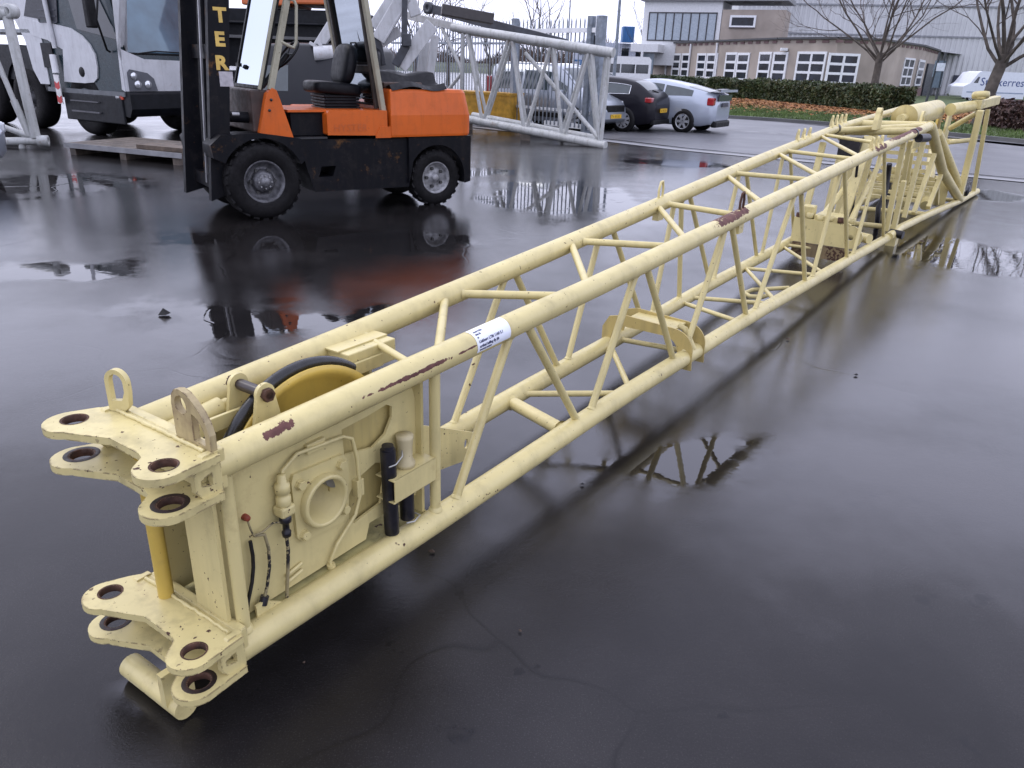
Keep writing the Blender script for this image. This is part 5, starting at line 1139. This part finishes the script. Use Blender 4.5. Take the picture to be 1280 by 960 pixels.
# silver car nose at the left edge
cl = G(8, 238); hd4 = np.array([.93, -.37]); hd4 /= np.linalg.norm(hd4); p4_ = np.array([cl[0]-1.05, cl[1]+.55])-hd4*1.9
c4, s4, t4 = car('silver_saloon', 'silver car whose nose stands before the grey tubular frame', (p4_[0], p4_[1], 0), math.atan2(hd4[1], hd4[0]), 4.3, 1.75, hatch_top, hatch_belt, [(-1.45, -.62, .10, .72), (-.56, .25, .08, .86), (.30, .85, .06, .55)], .32, (-1.3, 1.3), SIL, CGL, None, ALU, (.45, 1.08), (-1.92, -1.5), heads=(2.0, .45, .82, .60, .76), tails=(-2.08, .52, .86, .82, 1.0))
# dark grey van behind the forklift seat
dv = atY(385, 150, 15.5); van2_top = [(-2.4, 1.0), (-2.38, 1.85), (-2.2, 1.98), (0, 2.0), (1.2, 1.96), (1.6, 1.7), (2.0, 1.15), (2.4, .95), (2.5, .6)]
c5, s5, t5 = car('dark_van', 'dark grey van standing close behind the forklift cab', (dv[0]+.05, 15.9, 0), R(176), 5.0, 1.9, van2_top, [(-2.4, 1.1), (0, 1.12), (1.6, 1.1), (2.5, .58)], [(.3, 1.5, .05, .6)], .34, (-1.5, 1.55), carpaint('dark_grey_car', (.014, .015, .019), .0), CGL, None, ALU, (1.25, 1.95), None, heads=(2.3, .5, .85, .75, .95)); c5.scale = (.62, 1, 1)
# ------------------------------------------------------------------ office building
def lerp(a, b, t): return a+(b-a)*t
FAC = [np.array(q) for q in ((15.2, 106.), (19.9, 86.5), (22.9, 75.5), (26.1, 70.0), (29.9, 70.6), (38.2, 80.5), (46., 93.))]
BRK = plain('taupe_render', (.355, .305, .262), .85, var=.14, scale=.35, bmp=.2); PLN = plain('purple_brick', (.17, .105, .105), .85, var=.2, scale=.6)
RH, PLH = 4.6, .85
off = thing('office_building', 'long low taupe office with white framed windows behind the hedge', 'building', (0, 0, 0))
SEG = [vplane(FAC[i], FAC[i+1]) for i in range(len(FAC)-1)]; SL = [np.linalg.norm(FAC[i+1]-FAC[i]) for i in range(len(FAC)-1)]
cen = np.array([34, 100.])
for i in range(len(FAC)-1):
    a, b = FAC[i], FAC[i+1]
    mb = MB().quad((*a, 0), (*b, 0), (*b, RH), (*a, RH)); obj('wall', mb, BRK, off)
    n = SEG[i].n if (SEG[i].n@(np.array([0, 0])-a)) > 0 else -SEG[i].n
    n3 = np.array([*n, 0]); d3 = np.array([*SEG[i].d, 0])
    obj('plinth', MB().beam(np.array([*a, PLH/2])+n3*.03, np.array([*b, PLH/2])+n3*.03, .06, PLH), PLN, off)
    obj('roof_edge', MB().beam(np.array([*a, RH+.05])+n3*.05, np.array([*b, RH+.05])+n3*.05, .4, .16), plain('roof_dark', (.06, .06, .065), .6), off)
    k = .6
    while k < SL[i]: obj('cornice_block', MB().beam(np.array([*a, RH-.22])+d3*k+n3*.02, np.array([*a, RH-.22])+d3*(k+.7)+n3*.02, .08, .20), PLN, off); k += 1.4
obj('flat_roof', MB().quad(*[(*q, RH) for q in FAC], (60, 110, RH), (30, 130, RH)), plain('roof_dark', (.06, .06, .065)), off)
def seg_of(px):
    for i in range(len(FAC)-1):
        if pj((*FAC[i], 2))[0] <= px <= pj((*FAC[i+1], 2))[0]: return i
    return 0 if px < 900 else len(FAC)-2
PANE = plain('office_glass', (.012, .016, .026), .08, var=.5, spec=.35, scale=1.0); UPV = plain('upvc_white', (.72, .73, .75), .4, var=.05)
def window(par, f, x0, x1, z0, z1, cols, rows_, fr=.10, matp=None, sgn=1, matf=None, sill_=True):
    """frame with its own panes on an upright plane; sgn: which side of the plane is outside"""
    W3 = lambda x, z, o: (*(f.p0+f.d*x+f.n*sgn*o), z)
    w_ = obj('window', MB().quad(W3(x0, z0, .02), W3(x1, z0, .02), W3(x1, z1, .02), W3(x0, z1, .02)), BLACK, par)
    bars = MB(); xs = np.linspace(x0, x1, cols+1); zs = np.linspace(z0, z1, rows_+1)
    for x in xs: bars.beam(W3(x, z0, .05), W3(x, z1, .05), fr, .09, (*f.n, 0))
    for z in zs: bars.beam(W3(x0-fr/2, z, .055), W3(x1+fr/2, z, .055), .09, fr, (0, 0, 1))
    obj('frame', bars, matf or UPV, w_)
    for i in range(cols):
        for j in range(rows_): obj('pane', MB().quad(W3(xs[i]+fr/2, zs[j]+fr/2, .035), W3(xs[i+1]-fr/2, zs[j]+fr/2, .035), W3(xs[i+1]-fr/2, zs[j+1]-fr/2, .035), W3(xs[i]+fr/2, zs[j+1]-fr/2, .035)), matp or PANE, w_)
    if sill_: obj('sill', MB().beam(W3(x0-.1, z0-.10, .06), W3(x1+.1, z0-.10, .06), .14, .10, (0, 0, 1)), plain('sill_dark', (.07, .055, .055), .6), w_)
    return w_
def fac_window(pxl, pxr, pyt, pyb, cols, rows_, fr=.12):
    i = seg_of((pxl+pxr)/2); f = SEG[i]; s_ = 1 if (f.n@(-f.p0)) > 0 else -1
    q0 = f(pxl, pyb); q1 = f(pxr, pyb); x0, x1 = sorted((q0[0], q1[0])); z0 = (q0[1]+q1[1])/2; q2 = f((pxl+pxr)/2, pyt); return window(off, f, x0, x1, z0, q2[1], cols, rows_, fr, sgn=s_)
for (l, r_, t_, b_) in [(839.5, 848.5, 68, 95), (851, 860, 68, 95.5), (870, 880, 68, 96.5), (882, 894, 68, 97.5), (905, 917.5, 67, 98.7), (919.5, 933, 67.5, 99.5), (946, 960, 66.5, 100.6), (963.5, 979.5, 66.5, 101.5)]: fac_window(l, r_, t_, b_, 1, 3, .22)
fac_window(993, 1027, 66, 102.8, 2, 3, .20); fac_window(1031, 1067, 68, 104, 2, 3, .20); fac_window(1124, 1136, 73, 106.5, 2, 3, .16); fac_window(1142.5, 1149, 75, 106.5, 1, 3, .2)
for l in (1166, 1171, 1176): fac_window(l, l+4, 80, 108, 1, 3, .15)
for px in (836, 864.5, 897.5):
    i = seg_of(px); f = SEG[i]; q = f(px, 60); s_ = 1 if (f.n@(-f.p0)) > 0 else -1; b = f.p0+f.d*q[0]+f.n*s_*.12
    obj('downpipe', MB().tube((*b, .1), (*b, RH-.15), .11), UPV, off)
i = seg_of(1182); f = SEG[i]; q = f(1182, 90); s_ = 1 if (f.n@(-f.p0)) > 0 else -1; b = f.p0+f.d*q[0]+f.n*s_*.12; obj('downpipe', MB().tube((*b, .1), (*b, RH), .13), UPV, off)
f = SEG[seg_of(1156)]; s_ = 1 if (f.n@(-f.p0)) > 0 else -1; q0, q1 = f(1150, 118)[0], f(1162, 118)[0]
obj('doorway', MB().beam((*(f.p0+f.d*q0+f.n*s_*.05), 1.6), (*(f.p0+f.d*q1+f.n*s_*.05), 1.6), .3, 3.2), plain('door_dark', (.02, .025, .035), .3), off)
cmx = SEG[seg_of(980)]; q = cmx(983, 62); s_ = 1 if (cmx.n@(-cmx.p0)) > 0 else -1; b = cmx.p0+cmx.d*q[0]+cmx.n*s_*.3; obj('security_camera', MB().box((b[0]-.3, b[1]-.2, q[1]-.12), (b[0]+.3, b[1]+.2, q[1]+.12)), UPV, off, bevel=.03)
# upper storey set back
UPP = vplane((14.0, 98.0), (28.0, 92.0)); us = 1 if (UPP.n@(-UPP.p0)) > 0 else -1
up_ = thing('upper_storey', 'white and brick upper storey with a long glazed front above the low office', 'building', (0, 0, 0))
def upq(px, py): return UPP(px, py)
def slab(par, name, pl, pxl, pxr, z0, z1, th, mat, outo=0.0, s_=None):
    s2 = s_ if s_ is not None else (1 if (pl.n@(-pl.p0)) > 0 else -1)
    a, b = pl(pxl, 60)[0], pl(pxr, 60)[0]; A = pl.p0+pl.d*a+pl.n*s2*(outo-th/2); B = pl.p0+pl.d*b+pl.n*s2*(outo-th/2)
    return obj(name, MB().beam((*A, (z0+z1)/2), (*B, (z0+z1)/2), th, z1-z0), mat, par, bevel=.02)
zr = upq(850, 5)[1]; zl = upq(850, 55)[1]; print('upper', zl, zr)
slab(up_, 'white_wall', UPP, 801, 897, 2.2, zr+.3, 6, plain('white_wall', (.66, .67, .68), .7, var=.05))
slab(up_, 'brick_wall', UPP, 897.5, 976, 3.0, upq(930, 12)[1], 5, BRK, -.05)
slab(up_, 'roof_fascia', UPP, 797, 978, zr+.3, zr+.8, 7, plain('fascia_grey', (.25, .26, .27), .6), .5)
q0, q1, z0, z1 = upq(811, 30)[0], upq(895, 30)[0], upq(850, 51)[1], upq(850, 16)[1]
window(up_, UPP, min(q0, q1), max(q0, q1), z0, z1, 8, 1, .12, plain('pale_blind_glass', (.33, .38, .43), .15, var=.08), us, plain('frame_black', (.03, .03, .035), .5), False)
q0, q1, z0, z1 = upq(913, 30)[0], upq(943, 30)[0], upq(930, 33.5)[1], upq(930, 20.5)[1]
window(up_, UPP, min(q0, q1), max(q0, q1), z0, z1, 1, 1, .22, PANE, us)
cp_ = vplane((12.5, 96.0), (20, 93.0)); slab(up_, 'canopy', cp_, 791, 825, cp_(800, 65)[1], cp_(800, 55)[1], 4, plain('white_wall', (.66, .67, .68)), 1.0)
cc = cp_.world(800, 80); obj('canopy_column', MB().tube((cc[0], cc[1]-1, 0), (cc[0], cc[1]-1, cp_(800, 65)[1]), .14), UPV, up_)
slab(up_, 'entrance_glass', cp_, 803, 818, .2, cp_(800, 66)[1], .4, plain('entrance_blue_glass', (.22, .28, .33), .15))
# corrugated warehouse
whs = thing('warehouse', 'tall pale grey corrugated warehouse behind the bare trees', 'building', (0, 0, 0))
WPL = vplane((27.0, 108.0), (95.0, 92.0)); ws = 1 if (WPL.n@(-WPL.p0)) > 0 else -1; WLn = 75.0
CORR = plain('corrugated_grey', (.54, .55, .56), .55, .1, var=.08, scale=.15)
rows_ = []; k = 0.0; prof_ = []
while k < WLn:
    for dk, o_ in ((0, 0), (.22, 0), (.30, .10), (.52, .10), (.60, 0)): prof_.append((k+dk, o_))
    k += .6
rows_ = [[(*(WPL.p0+WPL.d*kk+WPL.n*ws*oo), z) for kk, oo in prof_] for z in (0, 4.5, 13.0)]
obj('corrugated_wall', MB().grid(rows_, False), CORR, whs)
for z in (6.5, 9.8): obj('flashing', MB().beam((*(WPL.p0+WPL.n*ws*.15), z), (*(WPL.p0+WPL.d*WLn+WPL.n*ws*.15), z), .1, .18), plain('flashing_grey', (.24, .25, .27), .5), whs)
obj('gable_return', MB().quad((*WPL.p0, 0), (27, 125, 0), (27, 125, 13), (*WPL.p0, 13)), CORR, whs); obj('roof', MB().quad((*WPL.p0, 13), (*(WPL.p0+WPL.d*WLn), 13), (100, 140, 15), (27, 140, 15)), CORR, whs)
da, db = WPL(1189, 105)[0], WPL(1203, 105)[0]; dz = WPL(1195, 94)[1]
obj('door', MB().beam((*(WPL.p0+WPL.d*da+WPL.n*ws*.2), dz/2), (*(WPL.p0+WPL.d*db+WPL.n*ws*.2), dz/2), .15, dz), plain('navy_door', (.012, .018, .04), .4), whs)
da, db = WPL(1207, 105)[0], WPL(1212, 105)[0]; obj('door', MB().beam((*(WPL.p0+WPL.d*da+WPL.n*ws*.2), dz/2), (*(WPL.p0+WPL.d*db+WPL.n*ws*.2), dz/2), .15, dz), plain('navy_door', (.012, .018, .04)), whs)
# white lettered vans
def panel_van(px, py, Y, txt, label, sz=.62, rz=R(8)):
    b = atY(px, py, Y); v = thing('delivery_van', label, 'van', (b[0], Y, 0), rz, 'white vans by the warehouse'); VW = plain('van_white', (.62, .65, .72), .3, var=.03, coat=.5)
    prof = [(0, .35), (5.6, .35), (5.6, 2.3), (5.45, 2.5), (1.3, 2.5), (1.05, 2.4), (.45, 1.5), (-.05, 1.25), (-.08, .5)]
    obj('body', side(prof, 0, 1.9), VW, v, bevel=.08); obj('cab_window', side([(.75, 1.55), (1.15, 1.55), (1.22, 2.05), (1.05, 2.05)], -.01, .02), DGL, v)
    t = MB(); put_text(t, txt, sz, lambda x, y: (1.35+x, -.012, 1.36+y), 1.02); obj('lettering', t, plain('navy_ink', (.02, .05, .20), .4), v)
    obj('wing_stripe', MB().box((.3, -.008, .75), (5.5, 0.0, .85)), plain('van_stripe', (.25, .30, .40), .4), v)
    for x in (.85, 4.6): wheel(v, (x, .12, .34), .34, .22, .22, ALU, -1, spokes=6)
    return v
panel_van(1205, 110, 72.0, 'Sterkerres', 'white van with navy blue lettering standing beyond the brown hedge', .92, R(4)); panel_van(1200, 110, 78.0, 'Ster', 'white van with short navy lettering standing by the dark warehouse door', .45, R(4))
# sign board by the entrance
sg = atY(1163, 122, 56.0); sgt = thing('sign_stand', 'dark sign stand with a small white panel by the office entrance', 'sign', (sg[0], 56.0, 0), R(5))
obj('post', MB().beam((-.25, 0, 0), (-.05, 0, 3.4), .12, .12).beam((.45, 0, 0), (.35, 0, 3.4), .12, .12), plain('sign_dark', (.03, .035, .04), .5), sgt); obj('board', MB().box((-.2, -.06, 1.2), (.5, .06, 2.9)), plain('sign_blue', (.10, .14, .18), .4), sgt); obj('panel', MB().box((-.1, -.08, 2.25), (.48, -.06, 2.75)), plain('sign_white', (.6, .64, .7), .4), sgt)
# ------------------------------------------------------------------ hedges
def hedge(name, label, line, h, wdt, n, cols_, seed, lsz=.09):
    f, tot = along(line); r_ = np.random.default_rng(seed); hd_ = thing(name, label, 'hedge', (0, 0, 0))
    core = MB(); A, B, C_, D_ = [], [], [], []
    for s in np.linspace(0, tot, 30):
        p, d = f(min(s, tot-.001)); nn = np.array([-d[1], d[0]]); hh = h*.9+.05*math.sin(s*1.3)
        A.append((*(p-nn*wdt*.42), .1)); B.append((*(p-nn*wdt*.38), hh)); C_.append((*(p+nn*wdt*.38), hh)); D_.append((*(p+nn*wdt*.42), .1))
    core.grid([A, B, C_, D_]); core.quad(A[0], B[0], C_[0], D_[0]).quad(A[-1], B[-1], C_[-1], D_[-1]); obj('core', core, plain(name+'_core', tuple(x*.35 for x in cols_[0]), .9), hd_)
    for ci, c in enumerate(cols_):
        vs, fs = [], []
        for i in range(n):
            s = r_.uniform(0, tot); p, d = f(s); nn = np.array([-d[1], d[0]]); side_ = r_.uniform()
            hh = h*(.97+.06*math.sin(s*2.1)+.05*math.sin(s*5.3))
            if side_ < .55: o_ = -wdt/2+r_.normal(0, .05); z = .08+(hh-.08)*r_.uniform()**.9
            elif side_ < .85: o_ = r_.uniform(-.5, .5)*wdt; z = hh+r_.normal(0, .05)
            else: o_ = wdt/2+r_.normal(0, .05); z = hh*r_.uniform()
            if i % 14 == 0: s = 0 if i % 28 else tot-.001; p, d = f(s); nn = np.array([-d[1], d[0]]); p = p+d*(r_.normal(0, .06)+(.05 if s else -.05)); o_ = r_.uniform(-.5, .5)*wdt; z = hh*r_.uniform()
            q = p+nn*o_; sz = lsz*r_.uniform(.6, 1.4); u = r_.normal(size=3); u /= np.linalg.norm(u); w2 = np.cross(u, r_.normal(size=3)); w2 /= np.linalg.norm(w2)
            c0 = np.array([q[0], q[1], z]); k = len(vs); vs += [c0-u*sz, c0+w2*sz*.5, c0+u*sz, c0-w2*sz*.5]; fs.append((k, k+1, k+2, k+3))
        obj('foliage', MB().add(vs, fs), plain('%s_leaf%d' % (name, ci), c, .6, var=.3, scale=2), hd_)
    return hd_
hl_ = [G(889, 123), G(960, 127.5), G(1040, 136), G(1121, 145)]
hedge('green_hedge', 'clipped dark green hedge in front of the low office', hl_, 1.25, 1.5, 9000, [(.030, .050, .014), (.055, .075, .022), (.085, .085, .03)], 11)
hl2 = [G(1236, 160), G(1280, 166), G(1330, 173)]; hedge('brown_hedge', 'reddish brown winter hedge before the white lettered van', hl2, .95, 1.2, 5000, [(.075, .035, .03), (.05, .026, .024), (.10, .055, .04)], 12)
hl3 = [atY(805, 95, 88), atY(845, 97, 80), atY(880, 102, 70)]; hl3 = [np.array([p[0], p[1], 0]) for p in hl3]; hedge('low_hedge', 'low dark shrubs along the foot of the white entrance', hl3, 1.1, 1.2, 2500, [(.03, .05, .016), (.05, .07, .02)], 13, .12)
# ------------------------------------------------------------------ bare trees
BARK = plain('bark', (.085, .070, .058), .9, var=.3, scale=3, bmp=.5); TWIG = plain('twig', (.075, .058, .05), .9, var=.2)
def bare_tree(label, base, hgt, trunk_h, tr_r, seed, spread=1.0, levels=5, group=None, limbs=9, lean=(0, 0), name='bare_tree', nside=7, minr=.012):
    r_ = np.random.default_rng(seed); t = thing(name, label, 'tree', (base[0], base[1], 0), 0, group); tk_ = MB(); cr = MB()
    top = np.array([lean[0], lean[1], trunk_h]); tk_.path([(0, 0, -.1), (lean[0]*.1, 0, trunk_h*.25), (lean[0]*.5, lean[1]*.5, trunk_h*.65), tuple(top)], [tr_r*1.45, tr_r*1.05, tr_r*.95, tr_r*.9], nside+3, caps=False)
    def grow(p, d, L_, r0, lv):
        n = 4 if lv > 1 else 3; pts = [p]; q = p.copy(); dd = d.copy()
        for i in range(n):
            dd = dd+r_.normal(0, .13, 3)+np.array([0, 0, .06 if lv > 2 else .03]); dd /= np.linalg.norm(dd); q = q+dd*L_/n; pts.append(q.copy())
        r1_ = r0*.55; rs = np.linspace(r0, r1_, n+1); (tk_ if lv >= levels-1 else cr).path(pts, list(rs), nside if lv >= levels-1 else (5 if lv > 2 else 3), caps=False)
        if lv == 0 or r1_ < minr*.4: return
        k = r_.integers(3, 6) if lv > 1 else r_.integers(4, 8)
        for j in range(k):
            u = r_.uniform(.35, 1.0) if j else 1.0; m_ = min(int(u*n), n-1); b = pts[m_]+(pts[m_+1]-pts[m_])*(u*n-m_)
            ax = r_.normal(size=3); ax -= ax@dd*dd; ax /= np.linalg.norm(ax); a_ = r_.uniform(.35, .85) if j else r_.uniform(.05, .3)
            nd2 = dd*math.cos(a_)+ax*math.sin(a_); grow(b, nd2, L_*r_.uniform(.55, .8), max(r1_*r_.uniform(.6, .85) if j else r1_, minr*.5), lv-1)
    for j in range(limbs):
        az = 2*math.pi*(j*.382+r_.uniform(-.05, .05)); el = R(r_.uniform(36, 62)) if j < limbs-2 else R(78)
        zz = top*(.80+.2*j/limbs); d = np.array([math.cos(az)*math.cos(el)*spread, math.sin(az)*math.cos(el)*spread, math.sin(el)]); d /= np.linalg.norm(d)
        grow(zz, d, (hgt-trunk_h)*r_.uniform(.42, .55), tr_r*r_.uniform(.24, .38), levels-1)
    obj('trunk', tk_, BARK, t); obj('crown', cr, TWIG, t); return t
b = G(1086, 141); bare_tree('bare branched street tree rising from the end of the green hedge', b, 10.5, 2.9, .19, 21, 1.1, 6, None, 12)
b = G(1222, 160); bare_tree('bare tree with a stout forked trunk before the lettered van', b, 9.5, 2.7, .23, 22, 1.1, 6, None, 10, (.35, 0))
for (px, Y, h, sd, lb) in [(520, 46, 7.5, 31, 'leafless tree beyond the fence above the dark pendant bar'), (672, 60, 10.0, 32, 'leafless tree with upswept branches beyond the sliding gate'), (805, 115, 13, 33, 'leafless tree beside the white upper storey'), (612, 75, 7.5, 34, 'small leafless tree behind the palisade fence'), (560, 70, 9, 35, 'leafless tree behind the white crane arm')]:
    q = atY(px, 90, Y); bare_tree(lb, q, h, h*.22, .16, sd, .8, 4, None, 8, minr=.03)
# ------------------------------------------------------------------ distance
def lamp_post(px, Y, h, label, arm=0):
    q = atY(px, 90, Y); l_ = thing('lamp_post', label, 'lamp post', (q[0], Y, 0), 0, 'street lamps'); obj('pole', MB().tube((0, 0, 0), (0, 0, h), .11, .06, 10), GALV, l_)
    obj('lamp_head', MB().box((-.5, -.15, h), (.5, .15, h+.12)), GALV, l_, bevel=.03)
lamp_post(768, 48, 9, 'tall grey lamp post standing alone right of the gate posts'); lamp_post(708, 95, 10.5, 'far slender lamp post with a double head beyond the gate')
BLU = plain('container_blue', (.035, .14, .33), .5, var=.1, scale=.5)
def container(px, py, Y, L_, h, z0, mat, label, rz=0.0, nm='shipping_container'):
    q = atY(px, py, Y); c = thing(nm, label, 'container', (q[0], Y, z0), rz, 'containers beyond the car park'); mb = MB(); rows_ = []
    xs = []; k = 0
    while k < L_: xs += [(k, 0), (k+.12, 0), (k+.18, .06), (k+.30, .06)]; k += .36
    obj('side_wall', MB().grid([[(x, -o_, z) for x, o_ in xs] for z in (0, h)], False), mat, c); obj('shell', MB().box((0, .01, .0), (L_, 2.4, h)), mat, c)
    return c
container(725, 90, 118, 6.1, 2.6, 0, BLU, 'blue shipping container behind the black hatchback'); container(758, 90, 120, 6.1, 2.6, 0, BLU, 'blue shipping container behind the white minibus'); container(777, 62, 128, 1.6, 2.2, 5.4, BLU, 'small blue container standing on top of the cabin row')
CBN = plain('cabin_white', (.52, .55, .62), .5, var=.08)
cb = container(716, 90, 130, 12, 5.3, 0, CBN, 'pale two storey site cabin row below the winter wood', 0, 'site_cabin')
for i in range(5):
    for z in (.9, 3.5): obj('window', MB().box((.8+2.2*i, -.14, z), (1.9+2.2*i, -.07, z+1.1)), DGL, cb)
obj('stripe', MB().box((0, -.10, 2.5), (12, -.065, 2.75)), BLU, cb)
container(772, 90, 132, 6, 2.6, 0, plain('container_green', (.10, .16, .05), .6), 'dull green container beside the blue ones')
def far_car(px, Y, rz, pm, label, L_=4.3, top=hatch_top): 
    q = atY(px, 90, Y); return car('parked_car', label, (q[0], Y, 0), rz, 4.4, 1.8, top, hatch_belt, [(-1.45, -.62, .10, .72), (-.56, .25, .08, .86), (.30, .85, .06, .55)], .33, (-1.33, 1.35), pm, CGL, 'cars in the far car park', ALU, (.45, 1.08), (-1.92, -1.5), spokes=5)
BLUC = carpaint('blue_car', (.02, .05, .25), .2); GRC = carpaint('grey_car', (.16, .17, .19), .4)
far_car(702, 46, R(150), BLUC, 'deep blue car behind the silver van roof'); far_car(735, 62, R(170), GRC, 'grey car in the far car park behind the gate post'); far_car(690, 70, R(10), LSIL, 'silver car in the far car park behind the gate'); far_car(752, 72, R(175), LSIL, 'silver car in the far car park left of the minibus'); far_car(668, 58, R(160), GRC, 'grey car in the far car park behind the silver van'); far_car(720, 84, R(0), SIL, 'silver car at the back of the far car park')
mbq = atY(772, 90, 66); mini = thing('minibus', 'white minibus with a raised roof in the far car park', 'minibus', (mbq[0]-3.2, 66, 0), R(4))
obj('body', side([(0, .35), (5.9, .35), (5.9, 2.4), (5.7, 2.62), (1.9, 2.62), (1.5, 2.5), (.8, 1.75), (.1, 1.35), (0, .6)], 0, 2.0), WHITE, mini, bevel=.08)
for x0, x1 in ((1.2, 2.2), (2.3, 3.4), (3.5, 4.6), (4.7, 5.7)): obj('side_window', side([(x0, 1.4), (x1, 1.4), (x1, 2.05), (x0+(.35 if x0 < 2 else 0), 2.05)], -.012, .02), DGL, mini)
for x in (1.1, 4.8): wheel(mini, (x, .12, .36), .36, .22, .22, ALU, -1, spokes=5)
# winter wood on the skyline
def wood():
    r_ = np.random.default_rng(44); vs, fs = [], []
    for i in range(14000):
        x = r_.uniform(-110, 60); y = 190+r_.uniform(0, 40); h = (6.5+2.2*math.sin(x*.09)+1.5*math.sin(x*.31+2))*1.0
        z0 = r_.uniform(0, .6)*h; L_ = r_.uniform(.15, .45)*h; a = r_.normal(0, .35); w2 = r_.uniform(.05, .16); k = len(vs); dx = math.sin(a)*L_
        vs += [(x-w2, y, z0), (x+w2, y, z0), (x+dx, y+r_.normal(0, .5), z0+L_)]; fs.append((k, k+1, k+2))
    o = obj('winter_wood', MB().add(vs, fs), plain('wood_brown', (.105, .075, .062), .9, var=.25, scale=.05), label='brown leafless wood on the skyline behind the containers', cat='wood', kind='stuff'); return o
wood()
gb = thing('far_bank', 'low green bank beneath the winter wood', 'bank', (0, 0, 0)); bpy.data.objects.remove(gb)
mb = MB().grid([[(x, y, z) for x in (-160, 90)] for y, z in ((150, 0), (170, 1.0), (185, 1.6), (260, 2.0))]); obj('far_terrain', mb, plain('bank_green', (.05, .065, .03), .9, var=.3, scale=.1), kind='structure')
# litter, twigs and stones on the yard
def debris(px, py, s, mat, nm, label):
    q = G(px, py); r_ = np.random.default_rng(int(px*7+py)); n = 6; vs = [(q[0]+s*math.cos(a)*r_.uniform(.5, 1.2), q[1]+s*math.sin(a)*r_.uniform(.5, 1.2), .006+r_.uniform(0, .4)*s) for a in np.linspace(0, 6.28, n, endpoint=False)]+[(q[0], q[1], .006+s*.8)]
    return obj(nm, MB().add(vs, [(i, (i+1) % n, n) for i in range(n)]), mat, label=label, cat='litter', group='litter on the wet yard')
WL = plain('dead_leaf', (.06, .035, .02), .7)
for i, (px, py, s) in enumerate([(540, 691, .014), (205, 394, .06), (1152, 303, .03), (975, 340, .02), (985, 425, .015), (728, 607, .012), (650, 790, .008), (1070, 470, .015), (380, 830, .006)]):
    debris(px, py, s, WL if i % 2 == 0 else BLACK, 'dead_leaf', {0: 'curled dead leaf on the ground beside the black stored pins of the jib', 1: 'large dark leaf clump on the ground between the forklift and the jib foot'}.get(i, 'tiny dark leaf scrap lying loose on the wet yard'))
